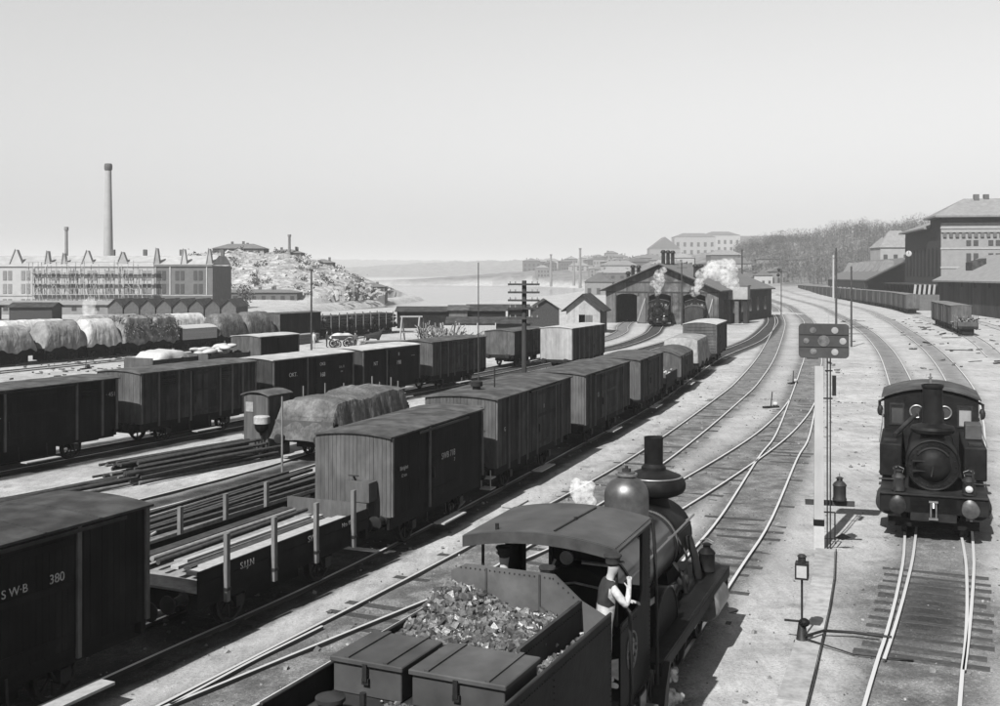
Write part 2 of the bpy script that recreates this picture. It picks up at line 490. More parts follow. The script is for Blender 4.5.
def ground_mat():
    m = bpy.data.materials.new('yard_ground'); m.use_nodes = True
    nt = m.node_tree; N = nt.nodes.new; Lk = nt.links.new
    b = nt.nodes['Principled BSDF']; b.inputs['Roughness'].default_value = 0.95; b.inputs['Specular IOR Level'].default_value = 0.15
    tc = N('ShaderNodeTexCoord')
    def noise(sc, det=8, rg=0.6, stretch=None):
        n = N('ShaderNodeTexNoise'); n.inputs['Scale'].default_value = sc; n.inputs['Detail'].default_value = det; n.inputs['Roughness'].default_value = rg
        if stretch:
            mp = N('ShaderNodeMapping'); mp.inputs['Rotation'].default_value = (0,0,math.radians(22)); mp.inputs['Scale'].default_value = stretch
            Lk(tc.outputs['Object'], mp.inputs[0]); Lk(mp.outputs[0], n.inputs['Vector'])
        else:
            Lk(tc.outputs['Object'], n.inputs['Vector'])
        return n.outputs['Fac']
    def rngm(a, f0, f1, t0, t1):
        n = N('ShaderNodeMapRange'); n.interpolation_type = 'SMOOTHSTEP'
        for k, v in zip(('From Min','From Max','To Min','To Max'), (f0,f1,t0,t1)): n.inputs[k].default_value = v
        Lk(a, n.inputs['Value']); return n.outputs[0]
    def math_(op, a, c):
        n = N('ShaderNodeMath'); n.operation = op
        for i, s in enumerate((a, c)):
            if isinstance(s, (int, float)): n.inputs[i].default_value = s
            else: Lk(s, n.inputs[i])
        return n.outputs[0]
    def mix(f, a, c):
        n = N('ShaderNodeMix'); n.data_type = 'FLOAT'
        Lk(f, n.inputs[0])
        for i, s in ((2, a), (3, c)):
            if isinstance(s, (int, float)): n.inputs[i].default_value = s
            else: Lk(s, n.inputs[i])
        return n.outputs[0]
    def attr(nm):
        n = N('ShaderNodeAttribute'); n.attribute_name = nm; return n.outputs['Fac']
    big = noise(0.22, 6); mid = noise(1.6, 8, 0.65); fine = noise(14, 6, 0.7); grain = noise(45, 3, 0.7); drag = noise(1.2, 6, 0.6, (4.0, 0.6, 1))
    sand = math_('MULTIPLY', rngm(big, 0.35, 0.65, 0.2, 0.26), rngm(mid, 0.3, 0.72, 0.8, 1.15))
    sand = math_('MULTIPLY', sand, rngm(drag, 0.35, 0.62, 0.9, 1.04))
    sand = math_('MULTIPLY', sand, rngm(fine, 0.35, 0.65, 0.86, 1.12))
    cinder = math_('MULTIPLY', rngm(mid, 0.3, 0.7, 0.045, 0.075), rngm(fine, 0.3, 0.7, 0.6, 1.45))
    cinder = math_('MULTIPLY', cinder, rngm(grain, 0.35, 0.65, 0.7, 1.3))
    bal_ = math_('ADD', attr('ballast'), math_('MULTIPLY', math_('SUBTRACT', mid, 0.5), 1.5))
    bal_ = rngm(bal_, 0.2, 0.85, 0.0, 0.88)
    specks = rngm(noise(24, 2, 0.5), 0.6, 0.7, 1.0, 0.55)
    sand = math_('MULTIPLY', sand, specks)
    blot = rngm(noise(0.75, 9, 0.75), 0.52, 0.7, 1.0, 0.5)
    sand = math_('MULTIPLY', sand, blot)
    chips = rngm(noise(33, 2, 0.5), 0.62, 0.7, 1.0, 2.6)
    cinder = math_('MULTIPLY', cinder, chips)
    cinder = math_('MULTIPLY', cinder, rngm(noise(0.8, 7, 0.7), 0.35, 0.66, 0.62, 1.55))
    col = mix(bal_, sand, cinder)
    fill_shade_m = rngm(math_('ADD', attr('fill_shade'), math_('MULTIPLY', math_('SUBTRACT', mid, 0.5), 0.7)), 0.3, 0.75, 0.0, 1.0)  # mask of the rail fill and the painted train shade
    col = mix(fill_shade_m, col, math_('MULTIPLY', cinder, 0.33))
    vor = N('ShaderNodeTexVoronoi'); vor.inputs['Scale'].default_value = 0.55; Lk(tc.outputs['Object'], vor.inputs['Vector'])
    rk = noise(0.28, 10, 0.85)
    rock = math_('MULTIPLY', rngm(rk, 0.36, 0.6, 0.08, 0.26), rngm(vor.outputs['Distance'], 0.1, 0.8, 1.15, 0.7))
    col = mix(attr('rock'), col, rock)
    scr = rngm(noise(0.08, 10, 0.7), 0.35, 0.65, 0.05, 0.12)
    col = mix(attr('scrub'), col, scr)
    Lk(col, b.inputs['Base Color'])
    bp = N('ShaderNodeBump'); bp.inputs['Strength'].default_value = 0.7; bp.inputs['Distance'].default_value = 0.05
    hgt = math_('ADD', math_('MULTIPLY', fine, 0.7), math_('ADD', mid, math_('MULTIPLY', grain, 0.35)))
    Lk(hgt, bp.inputs['Height']); Lk(bp.outputs[0], b.inputs['Normal'])
    return m
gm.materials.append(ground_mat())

# water of the lake beyond the yard
wm = bpy.data.materials.new('lake_water'); wm.use_nodes = True
wb = wm.node_tree.nodes['Principled BSDF']
wb.inputs['Base Color'].default_value = (0.12, 0.12, 0.12, 1); wb.inputs['Roughness'].default_value = 0.18; wb.inputs['Specular IOR Level'].default_value = 0.8
_n = wm.node_tree.nodes.new('ShaderNodeTexNoise'); _n.inputs['Scale'].default_value = 0.9; _n.inputs['Detail'].default_value = 4
_b = wm.node_tree.nodes.new('ShaderNodeBump'); _b.inputs['Strength'].default_value = 0.25; _b.inputs['Distance'].default_value = 0.2
wm.node_tree.links.new(_n.outputs['Fac'], _b.inputs['Height']); wm.node_tree.links.new(_b.outputs[0], wb.inputs['Normal'])
w = MB()
ctr = SHORE.mean(0)
for cx0, cx1, cy0, cy1 in ((-230, 120, 180, 1050),):
    w.add([(cx0,cy0,WATER_Z),(cx1,cy0,WATER_Z),(cx1,cy1,WATER_Z),(cx0,cy1,WATER_Z)], [(0,1,2,3)])
w.build('lake_water', wm, kind='structure')

# ------------------------------------------------------------------ tracks
def rail_material():
    m = bpy.data.materials.new('rail_steel'); m.use_nodes = True
    nt = m.node_tree; b = nt.nodes['Principled BSDF']
    ge = nt.nodes.new('ShaderNodeNewGeometry'); sx = nt.nodes.new('ShaderNodeSeparateXYZ')
    nt.links.new(ge.outputs['Position'], sx.inputs[0])
    gt = nt.nodes.new('ShaderNodeMath'); gt.operation = 'GREATER_THAN'; gt.inputs[1].default_value = 0.086
    nt.links.new(sx.outputs['Z'], gt.inputs[0])
    nz = nt.nodes.new('ShaderNodeTexNoise'); nz.inputs['Scale'].default_value = 7
    c = nt.nodes.new('ShaderNodeMix'); c.data_type = 'RGBA'
    c.inputs[6].default_value = (0.035, 0.035, 0.035, 1); c.inputs[7].default_value = (0.42, 0.42, 0.42, 1)
    nt.links.new(gt.outputs[0], c.inputs[0]); nt.links.new(c.outputs[2], b.inputs['Base Color'])
    me = nt.nodes.new('ShaderNodeMath'); me.operation = 'MULTIPLY'; me.inputs[1].default_value = 0.35
    nt.links.new(gt.outputs[0], me.inputs[0]); nt.links.new(me.outputs[0], b.inputs['Metallic'])
    b.inputs['Roughness'].default_value = 0.36
    return m
RAIL = rail_material()
RPROF = [(-0.06,-0.03),(0.06,-0.03),(0.06,-0.015),(0.014,0.0),(0.014,0.055),(0.034,0.065),(0.034,0.09),(-0.034,0.09),(-0.034,0.065),(-0.014,0.055),(-0.014,0.0),(-0.06,-0.015)]
def sweep_rail(pts, off, prof=RPROF, wide=1.0):
    n = len(prof); vs = []; fs = []
    for i, p in enumerate(pts):
        t = (pts[min(i+1,len(pts)-1)] - pts[max(i-1,0)]).normalized()
        nn = Vector((t.y, -t.x, 0))
        for a, z in prof:
            q = p + nn*(off + a*wide)
            vs.append((q.x, q.y, z))
    for i in range(len(pts)-1):
        for k in range(n):
            k2 = (k+1) % n
            fs.append((i*n+k, i*n+k2, (i+1)*n+k2, (i+1)*n+k))
    fs.append(tuple(range(n-1,-1,-1))); fs.append(tuple((len(pts)-1)*n+k for k in range(n)))
    mb = MB(); mb.add(vs, fs); return mb
slw = []
for _ in range(6):
    rr = [random.uniform(-.03,.03) for _q in range(8)]
    slw.append(MB().prism([(-0.15+rr[0],-0.14),(0.15+rr[1],-0.14),(0.15+rr[2],-0.03),(0.11+rr[3],0.0),(-0.1+rr[4],0.004),(-0.15+rr[5],-0.025)], -1.22+rr[6]*3, 1.2+rr[7]*3, 'y').mesh('sleeper', SLEEPER))
slm = [MB().box(-0.12,0.12,-1.25+random.uniform(-.05,.05),1.25+random.uniform(-.05,.05),-0.14,0.0).mesh('sleeper', SLEEPER) for _ in range(3)]
def track(key, label, sl=None, proud=(-0.012, 0.012), step=0.78, y0=None, y1=None):
    ln = TR[key]
    pts = [p for p in ln.p if (y0 is None or p.y >= y0) and (y1 is None or p.y <= y1)]
    t = thing('railway_track', label, 'railway track', (0,0,0), 0, 'tracks of the yard')
    for s in (-1, 1):
        sweep_rail(pts, 0.752*s).build('rail', RAIL, t)
    if sl:
        s = ln.s_of_y(sl[0]); e = ln.s_of_y(sl[1])
        while s < e:
            p, d = ln.at(s)
            o = inst('sleeper', random.choice(slw if key == 'D' else slm), t, (p.x, p.y, random.uniform(*proud)), math.atan2(d.y, d.x) + random.uniform(-.02,.02))
            o.rotation_euler[0] = random.uniform(-.012,.012)
            s += step*random.uniform(0.92, 1.08)
    return t
track('T1', 'railway track running beside the string of dark goods vans', (18, 75), (-0.035, 0.006))
track('T2', 'railway track that the tender locomotive stands on', (23, 66), (-0.03, 0.01))
track('XO', 'crossover track leading behind the tender locomotive to its track', (24, 60), (-0.04, 0.005))
track('B', 'railway track under the row of vans with the flat wagon', (18, 36))
track('A', 'railway track under the dark vans along the pale ground at the left')
track('V', 'railway track running from the pale goods van to the engine shed')
track('U', 'railway track to the middle door of the engine shed')
track('W', 'railway track to the leftmost door of the engine shed')
track('K', 'railway track under the tarpaulin covered wagon beside the booth')
track('M', 'railway track under the short van and the sack wagons')
track('N', 'empty railway track on pale ground before the tarpaulin wagons')
track('L', 'railway track under the far row of tarpaulin and log wagons')
track('L2', 'farthest railway track on the factory side of the yard')
track('D', 'railway track that the tank locomotive stands on', (21.0, 27.2), (0.004, 0.03), 0.62)
track('E', 'railway track curving away behind the right of the tank locomotive', y0=33)
track('F', 'railway track under the vans near the station')
track('G', 'railway track next to the long dark goods shed')
# switch tongues and check rails of the turnout in front of the tank locomotive
for a, b, o0, o1 in ((20.6, 33, -0.64, -0.40), (20.6, 33, 0.78, 1.12)):
    ln = TR['D']; pts = []
    for k in range(14):
        p, d = ln.at(ln.s_of_y(a) + (ln.s_of_y(b)-ln.s_of_y(a))*k/13)
        pts.append(p + Vector((d.y, -d.x, 0))*(o0 + (o1-o0)*(k/13)**1.5))
    o = sweep_rail(pts, 0.0).build('switch_rail', RAIL)
    tag(o, 'curved switch rail inside the %s rail before the tank locomotive' % ('left' if o0 < 0 else 'right'), 'rail', 'switch rails')
ln = TR['T1']; pts = []
for k in range(10):
    p, d = ln.at(ln.s_of_y(18.4) + 4.6*k/9)
    pts.append(p + Vector((d.y, -d.x, 0))*(-0.66 + 0.12*abs(k-4.5)/4.5*0.5))
tag(sweep_rail(pts, 0.0).build('check_rail', RAIL), 'short bent check rail beside the rail left of the tender', 'rail')
# ------------------------------------------------------------------ goods wagons
def wheel_mesh():
    mb = MB()
    mb.lathe([(0.50,-0.03),(0.535,-0.02),(0.535,0.0),(0.49,0.005),(0.48,0.1),(0.41,0.1),(0.4,0.02),(0.41,-0.03)], (0,0,0), (0,1,0), 20, False)
    mb.lathe([(0.13,-0.06),(0.13,0.12),(0.05,0.13)], (0,0,0), (0,1,0), 10)
    for k in range(8):
        a = k*math.pi/4
        mb.beam((0.1*math.cos(a),0.03,0.1*math.sin(a)), (0.42*math.cos(a),0.03,0.42*math.sin(a)), 0.05, 0.04, (0,1,0))
    return mb.mesh('wheel', IRON2, 40)
WHEEL = wheel_mesh()
def buffer_mesh():
    mb = MB()
    mb.lathe([(0.14,0),(0.14,0.02),(0.1,0.05),(0.085,0.28)], (0,0,0), (1,0,0), 12)
    mb.lathe([(0.05,0.26),(0.05,0.42),(0.19,0.46),(0.19,0.485),(0.1,0.5)], (0,0,0), (1,0,0), 16)
    return mb.mesh('buffer', IRON2, 40)
BUFFER = buffer_mesh()

def arc_roof(W, eave, crown, over=0.1, th=0.045, n=12):
    hw = W/2 + over
    top = []; bot = []
    for k in range(n+1):
        y = -hw + 2*hw*k/n
        z = eave + (crown-eave)*(1-(y/hw)**2)
        top.append((y, z)); bot.append((y, z-th))
    return top + bot[::-1]

def boards_x(mb, x0, x1, y, z0, z1, step=0.14, th=0.03, out=-1, jag=0.004):
    """upright boards on a long side"""
    n = max(1, int(round((x1-x0)/step))); w = (x1-x0)/n
    for i in range(n):
        j = random.uniform(0, jag)
        a, b = (y-th-j, y) if out < 0 else (y, y+th+j)
        mb.box(x0+i*w+0.004, x0+(i+1)*w-0.004, a, b, z0-random.uniform(0,.006), z1)
def boards_y(mb, y0, y1, x, z0, ztop, step=0.14, th=0.03, out=-1, jag=0.004):
    """upright boards on an end, top following ztop(y)"""
    n = max(1, int(round((y1-y0)/step))); w = (y1-y0)/n
    for i in range(n):
        j = random.uniform(0, jag)
        a, b = (x-th-j, x) if out < 0 else (x, x+th+j)
        ya, yb = y0+i*w+0.004, y0+(i+1)*w-0.004
        za, zb = ztop(ya), ztop(yb)
        mb.add([(a,ya,z0),(b,ya,z0),(b,yb,z0),(a,yb,z0),(a,ya,za),(b,ya,za),(b,yb,zb),(a,yb,zb)],
               [(3,2,1,0),(4,5,6,7),(0,1,5,4),(1,2,6,5),(2,3,7,6),(3,0,4,7)])

def chassis(t, L, W=2.4, base=None, hi=True, floor=1.14, spots=False, step=True):
    base = base or L*0.52
    hl = L/2
    mb = MB()
    for s in (-1, 1):
        mb.box(-hl, hl, s*1.0-0.06, s*1.0+0.06, floor-0.4, floor-0.04)
    for x in (-hl, hl-0.12): mb.box(x, x+0.12, -W/2+0.02, W/2-0.02, floor-0.32, floor-0.035)
    mb.box(-hl+0.13, hl-0.13, -W/2+0.06, W/2-0.06, floor-0.06, floor-0.005)
    mb.build('underframe', UNDER, t)
    if not hi: MB().box(-hl+0.35, hl-0.35, -0.75, 0.75, 0.2, 1.0).build('underside_filler', UNDER, t)  # stands for brake gear; solid block added to close the bright gap beneath
    else: MB().box(-base/2+0.62, base/2-0.62, -0.62, 0.62, 0.34, 0.78).box(-hl+0.3, -base/2-0.62, -0.5, 0.5, 0.6, 0.85).box(base/2+0.62, hl-0.3, -0.5, 0.5, 0.6, 0.85).build('underside_filler', UNDER, t)  # brake rigging as solid blocks, added to stop light passing beneath
    for x in (-base/2, base/2):
        for s in (-1, 1):
            o = inst('wheel', WHEEL, t, (x, s*0.72, 0.58), 0.0 if s > 0 else math.pi)
        if hi:
            g = MB()
            for s in (-1, 1):
                for dx in (-0.22, 0.22): g.beam((x+dx*0.6, s*0.97, 0.5), (x+dx*1.6, s*0.97, floor-0.28), 0.07, 0.02)
                g.box(x-0.12, x+0.12, s*0.97-0.09, s*0.97+0.09, 0.46, 0.7)
                for q in range(4): g.box(x-0.5+q*0.09, x+0.5-q*0.09, s*0.98-0.04, s*0.98+0.04, 0.74+q*0.018, 0.755+q*0.018)
            g.cyl((x,-0.9,0.58), (x,0.9,0.58), 0.06, n=8)
            g.build('axle_gear', IRON2, t)
        if spots:
            for s in (-1, 1):
                MB().lathe([(0.13,0),(0.13,0.03),(0.06,0.05)], (x, s*1.07, 0.58), (0,s,0), 10).build('axle_cap', WHITE, t)
    for x, r in ((-hl, math.pi), (hl, 0.0)):
        for s in (-1, 1): inst('buffer', BUFFER, t, (x, s*0.88, floor-0.13), r)
    if hi and step:
        mb = MB()
        mb.box(-0.8, 0.8, -W/2-0.5, -W/2-0.16, 0.4, 0.44)
        so = mb.build('step_board', TIMBERPALE, t)
        for x in (-0.65, 0.65): MB().beam((x,-W/2-0.45,0.385), (x,-W/2+0.1,0.385), 0.05, 0.02).beam((x,-W/2+0.1,0.38), (x,-W/2+0.14,floor-0.2), 0.05, 0.02).build('step_hanger', IRON2, so)

def van(label, key, y, L, W=2.45, eave=3.18, crown=None, side=None, end=None, roof=None, trim=None, posts=(), texts=(), hi=True, door=(-0.17, 0.2),
        group='goods vans in the yard', slats=False, window=False, ajar=0.0, louvre=False, spots=False, over=0.1, name='goods_van', vent=False, shift=0.0):
    crown = crown or eave + 0.1
    side = side or VANWOOD; end = end or VANEND; roof = roof or ROOFFELT; trim = trim or TRIM
    c, rz = TR[key].stand(y, L)
    c = c + Vector((math.sin(rz), -math.cos(rz), 0))*shift
    t = thing(name, label, 'goods van', (c.x, c.y, 0.0), rz, group)
    hl, hw, fl = L/2, W/2, 1.14
    chassis(t, L, W, hi=hi, spots=spots)
    R = MB().prism(arc_roof(W, eave+0.03, crown+0.03, over), -hl-0.09, hl+0.09).build('roof', roof, t, smooth=40)
    if hi:
        for q in range(1, int(L/1.15)):
            xs_ = -hl + q*L/int(L/1.15) + random.uniform(-.05,.05)
            MB().prism([(a_, b_+0.012) for a_, b_ in arc_roof(W, eave+0.03, crown+0.03, over-0.004, 0.03)], xs_-0.025, xs_+0.025).build('roof_seam', roof, R)
    ztop = lambda q: eave + (crown-eave)*(1-(q/(hw+over))**2) - 0.02
    for s in (-1, 1):
        if hi:
            mb = MB(); boards_x(mb, -hl, hl, s*hw, fl-0.06, eave+0.03, 0.14 if not slats else 0.16, 0.03, s)
            mb.build('side_wall', side, t, kind='stuff')
            if s < 0 or True:
                d0, d1 = door[0]*L, door[1]*L
                db = MB()
                y0 = s*(hw+0.035)
                n = max(3, int((d1-d0)/0.13)); w_ = (d1-d0)/n
                for i in range(n):
                    db.box(d0+i*w_+0.003+ajar*L, d0+(i+1)*w_-0.003+ajar*L, min(y0,y0+s*0.035), max(y0,y0+s*0.035), fl-0.02, eave-0.12)
                for zz in (fl+0.12, (fl+eave)/2, eave-0.3):
                    db.box(d0+0.03+ajar*L, d1-0.03+ajar*L, min(y0+s*0.034,y0+s*0.05), max(y0+s*0.034,y0+s*0.05), zz, zz+0.11)
                dr = db.build('door', side, t, kind='stuff')
                MB().box(d0+ajar*L+0.1, d0+ajar*L+0.14, min(y0+s*0.05,y0+s*0.1), max(y0+s*0.05,y0+s*0.1), 1.7, 2.0).build('handle', IRON2, dr)
                MB().box(d0-0.4*abs(d1-d0) , d1+0.4*abs(d1-d0), min(y0,y0+s*0.08), max(y0,y0+s*0.08), eave-0.11, eave-0.05).build('door_rail', IRON2, t)
            pb = []
            for fx in (-0.5, 0.5) + tuple(posts):
                x = fx*L
                x0 = max(-hl, min(hl-0.09, x-0.045))
                MB().box(x0, x0+0.09, min(s*(hw+0.03),s*(hw+0.085)), max(s*(hw+0.03),s*(hw+0.085)), fl-0.25 if abs(fx)<0.49 else fl-0.05, eave-0.02).build('post', trim, t)
            if louvre:
                for cx in louvre:
                    lv = MB()
                    for q in range(6):
                        z = eave-0.62+q*0.085
                        lv.beam((cx*L-0.4, s*(hw+0.05), z), (cx*L+0.4, s*(hw+0.05), z), 0.05, 0.03, (0, s*0.5, 0.86))
                    lv.build('louvre', side, t)
        else:
            mb = MB(); boards_x(mb, -hl, hl, s*hw, fl-0.06, eave+0.03, 0.3, 0.03, s); mb.build('side_wall', side, t, kind='stuff')
            y0 = s*(hw+0.035); db = MB()
            db.box(door[0]*L, door[1]*L, min(y0,y0+s*0.05), max(y0,y0+s*0.05), fl-0.02, eave-0.12); db.build('door', side, t)
            for fx in posts:
                MB().box(fx*L-0.05, fx*L+0.05, min(s*(hw+0.03),s*(hw+0.09)), max(s*(hw+0.03),s*(hw+0.09)), fl-0.05, eave-0.02).build('post', trim, t)
        mb = MB(); boards_y(mb, -hw-0.03, hw+0.03, s*hl, fl-0.06, ztop, 0.125 if hi else 0.3, 0.03, s)
        e = mb.build('end_wall', end, t, kind='stuff')
        if slats:
            sl = MB()
            for q in range(9):
                z = fl + 0.1 + q*(eave-fl-0.2)/8.5
                sl.box(s*hl+(0.032 if s>0 else -0.06), s*hl+(0.06 if s>0 else -0.032), -hw, hw, z, z+0.13)
            sl.build('slats', end, t)
        if window and s < 0:
            wf = MB()
            wy, wz = window
            for a, b_, c_, d_ in ((wy-.27,wy-.2,wz-.42,wz+.42),(wy+.2,wy+.27,wz-.42,wz+.42),(wy-.2,wy+.2,wz+.35,wz+.42),(wy-.2,wy+.2,wz-.42,wz-.35)):
                wf.box(-hl-0.07, -hl-0.036, a, b_, c_, d_)
            wo = wf.build('window', TRIM, t)
            MB().box(-hl-0.045, -hl-0.038, wy-.2, wy+.2, wz-.35, wz+.35).build('pane', GLASSDARK, wo)
    mb = MB().box(-hl+0.02, hl-0.02, -hw+0.02, hw-0.02, fl, eave-0.02)
    mb.build('lining', VANDARK, t)
    for body, fx, z, size, m_ in texts:
        text('lettering', body, size, m_, t, (fx*L, -hw-0.1, z), (math.pi/2, 0, 0))
    if vent:
        v = MB(); vx, vy = vent
        zr = eave + (crown-eave)*(1-(vy/(hw+over))**2)
        v.lathe([(0.15,0),(0.15,0.14),(0.22,0.15),(0.22,0.3),(0.17,0.33)], (vx, vy, zr), (0,0,1), 14)
        v.build('roof_vent', IRON2, t, smooth=40)
        MB().cyl((vx+1.0, vy-0.3, zr), (vx+1.0, vy-0.3, zr+0.75), 0.025, n=6).build('stay_rod', IRON2, t)
    return t

GB = 'vans coupled in the middle train'
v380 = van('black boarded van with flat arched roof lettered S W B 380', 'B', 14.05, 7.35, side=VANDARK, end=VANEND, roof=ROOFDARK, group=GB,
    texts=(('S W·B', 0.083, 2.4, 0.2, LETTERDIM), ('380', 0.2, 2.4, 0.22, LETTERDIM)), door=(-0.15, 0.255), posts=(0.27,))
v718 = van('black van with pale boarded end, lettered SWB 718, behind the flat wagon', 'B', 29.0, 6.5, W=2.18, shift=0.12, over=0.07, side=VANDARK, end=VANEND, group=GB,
    texts=(('SWB 718', 0.06, 2.2, 0.26, LETTERDIM), ('7', 0.13, 1.98, 0.15, LETTERDIM), ('Bärighet', -0.4, 2.3, 0.15, LETTERDIM), ('12 ton', -0.4, 2.1, 0.13, LETTERDIM)), door=(-0.12, 0.18), posts=(-0.13,))
MB().box(0.15, 2.3, -1.8, -1.42, 0.4, 0.45).build('step_board', TIMBERPALE, v380)
# brake-hand seat and tank on the near end of the van
o = MB().box(-3.8, -3.33, -0.75, -0.05, 1.55, 2.05); o.build('end_box', VANEND, v718)
MB().tube([(-3.45,-0.2,1.0),(-3.5,-0.2,2.05),(-3.62,-0.2,2.2)], 0.03).tube([(-3.62,-0.05,2.2),(-3.62,-0.35,2.2)], 0.02).build('brake_crank', IRON2, v718)
vbr = van('brown brake van with roof vent and small end window', 'B', 36.2, 8.6, eave=3.36, side=VANWOOD, end=VANEND, group=GB, window=(-0.62, 2.75),
    posts=(-0.36, -0.24, -0.13, 0.0, 0.26, 0.36), door=(0.0, 0.24), over=0.14, vent=(-2.6, 0.1), texts=(('II', 0.08, 2.6, 0.22, LETTERDIM), ('G', -0.42, 2.3, 0.2, LETTERDIM)))
mb = MB()
for z in (0.45, 0.8): mb.box(-4.75, -4.3, -1.25, -0.85, z, z+0.04)
mb.beam((-4.72,-0.9,0.45), (-4.72,-0.9,1.1), 0.03, 0.03); mb.beam((-4.72,-1.22,0.45), (-4.72,-1.22,1.1), 0.03, 0.03)
mb.build('step', TIMBERPALE, vbr)
MB().tube([(-4.4,-0.3,1.1),(-4.5,-0.3,1.95),(-4.5,-0.55,1.7),(-4.4,-0.9,1.2)], 0.022).build('handrail', IRON2, vbr)
van('brown van with upright battens coupled behind the vented brake van', 'B', 46.4, 7.9, group=GB, posts=(-0.4,-0.3,-0.08,0.18,0.33), eave=3.22, texts=(('O', -0.25, 2.2, 0.3, LETTERDIM),))
van('shorter brown van third in line behind the vented brake van', 'B', 55.9, 6.3, group=GB, posts=(-0.35,-0.12,0.14,0.32), door=(-0.1, 0.16), side=VANWOOD, eave=3.1)
van('slatted cattle van with white weathered roof near the engine shed', 'B', 88.5, 7.8, W=2.6, eave=3.45, crown=3.62, group=GB, slats=True, side=TIMBERDARK, end=VANEND, roof=ROOFPALE, posts=(-0.36,-0.2,0.02,0.22,0.38), hi=True)

GA = 'vans in the long left train'
van('blackish van with louvres at the photo left edge of the left train', 'A', 38.4, 8.2, side=VANDARK, end=VANEND2, roof=ROOFFELT, group=GA, posts=(-0.36,-0.17,0.24,0.4), louvre=(-0.27, 0.32), door=(-0.17,0.12),
    texts=(('· 451', 0.45, 2.55, 0.26, LETTERDIM), ('- -', -0.21, 2.2, 0.26, LETTERDIM)))
van('brown van with louvres and ladder irons, second in the left train', 'A', 46.9, 7.6, side=VANWOOD, end=VANEND, group=GA, posts=(-0.36,-0.2,-0.1,0.16,0.27,0.37), louvre=(-0.28, 0.22), door=(-0.08,0.14), eave=3.25)
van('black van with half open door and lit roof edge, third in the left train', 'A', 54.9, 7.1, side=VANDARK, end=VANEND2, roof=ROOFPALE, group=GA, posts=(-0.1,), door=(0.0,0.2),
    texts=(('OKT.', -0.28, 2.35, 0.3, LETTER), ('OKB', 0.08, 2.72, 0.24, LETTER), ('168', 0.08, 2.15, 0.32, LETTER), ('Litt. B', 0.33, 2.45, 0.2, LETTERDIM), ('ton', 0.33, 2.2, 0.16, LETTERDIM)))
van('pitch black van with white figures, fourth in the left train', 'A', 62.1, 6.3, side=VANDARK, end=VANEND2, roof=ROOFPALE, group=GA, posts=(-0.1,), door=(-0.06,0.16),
    texts=(('NT', -0.3, 2.35, 0.32, LETTER), ('II', 0.1, 2.75, 0.28, LETTER), ('198', 0.1, 2.25, 0.34, LETTER), ('—', 0.36, 2.6, 0.4, LETTERDIM)))
van('brown battened van at the far head of the left train', 'A', 69.1, 7.4, side=VANWOOD, end=VANEND, group=GA, posts=(-0.36,-0.22,-0.1,0.14,0.26,0.38), louvre=(-0.29, 0.2), door=(-0.08,0.12), eave=3.2)
van('dull grey van standing beyond the telegraph pole', 'U', 87.0, 7.2, eave=2.95, side=VANWOOD, end=VANEND, roof=ROOFFELT, hi=True, posts=(-0.2,0.1,0.2), door=(0.1,0.28))
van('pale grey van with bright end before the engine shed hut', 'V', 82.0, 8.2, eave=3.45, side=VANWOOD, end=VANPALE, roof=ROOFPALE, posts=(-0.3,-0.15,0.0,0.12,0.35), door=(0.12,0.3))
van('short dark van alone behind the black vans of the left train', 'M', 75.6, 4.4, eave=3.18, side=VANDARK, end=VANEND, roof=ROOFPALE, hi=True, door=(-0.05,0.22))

def open_wagon(label, key, y, L, W=2.4, wall=0.55, side=None, load=None, hi=True, group='open wagons in the yard', stakes=0, name='open_wagon', stake_h=1.2, spots=False, endwall=True):
    side = side or VANDARK
    c, rz = TR[key].stand(y, L)
    t = thing(name, label, 'wagon', (c.x, c.y, 0), rz, group)
    chassis(t, L, W, hi=hi, spots=spots, step=False)
    hl, hw, fl = L/2, W/2, 1.14
    MB().box(-hl+0.01, hl-0.01, -hw+0.05, hw-0.05, fl, fl+0.05).build('floor', TIMBER, t)
    for s in (-1, 1):
        n = 2 if wall < 0.6 else 4
        for q in range(n):
            h = wall/n
            MB().box(-hl, hl, min(s*(hw-0.04),s*hw), max(s*(hw-0.04),s*hw), fl-0.06+q*h+0.004, fl-0.06+(q+1)*h-0.004).build('side_board', side, t)
        if endwall and (name != 'flat_wagon' or s > 0):
            MB().box(min(s*hl,s*(hl-0.05)), max(s*hl,s*(hl-0.05)), -hw+0.045, hw-0.045, fl+0.003, fl+wall+0.05).build('end_board', VANEND, t)
        for q in range(stakes):
            x = -hl + L*(q+0.5)/stakes
            k = MB().box(x-0.055, x+0.055, min(s*(hw+0.01),s*(hw+0.1)), max(s*(hw+0.01),s*(hw+0.1)), fl-0.35, fl+stake_h).build('stake', STAKE, t)
            MB().box(x-0.075, x+0.075, min(s*(hw+0.005),s*(hw+0.12)), max(s*(hw+0.005),s*(hw+0.12)), fl-0.12, fl-0.06).build('stake_iron', IRON2, k)
    return t

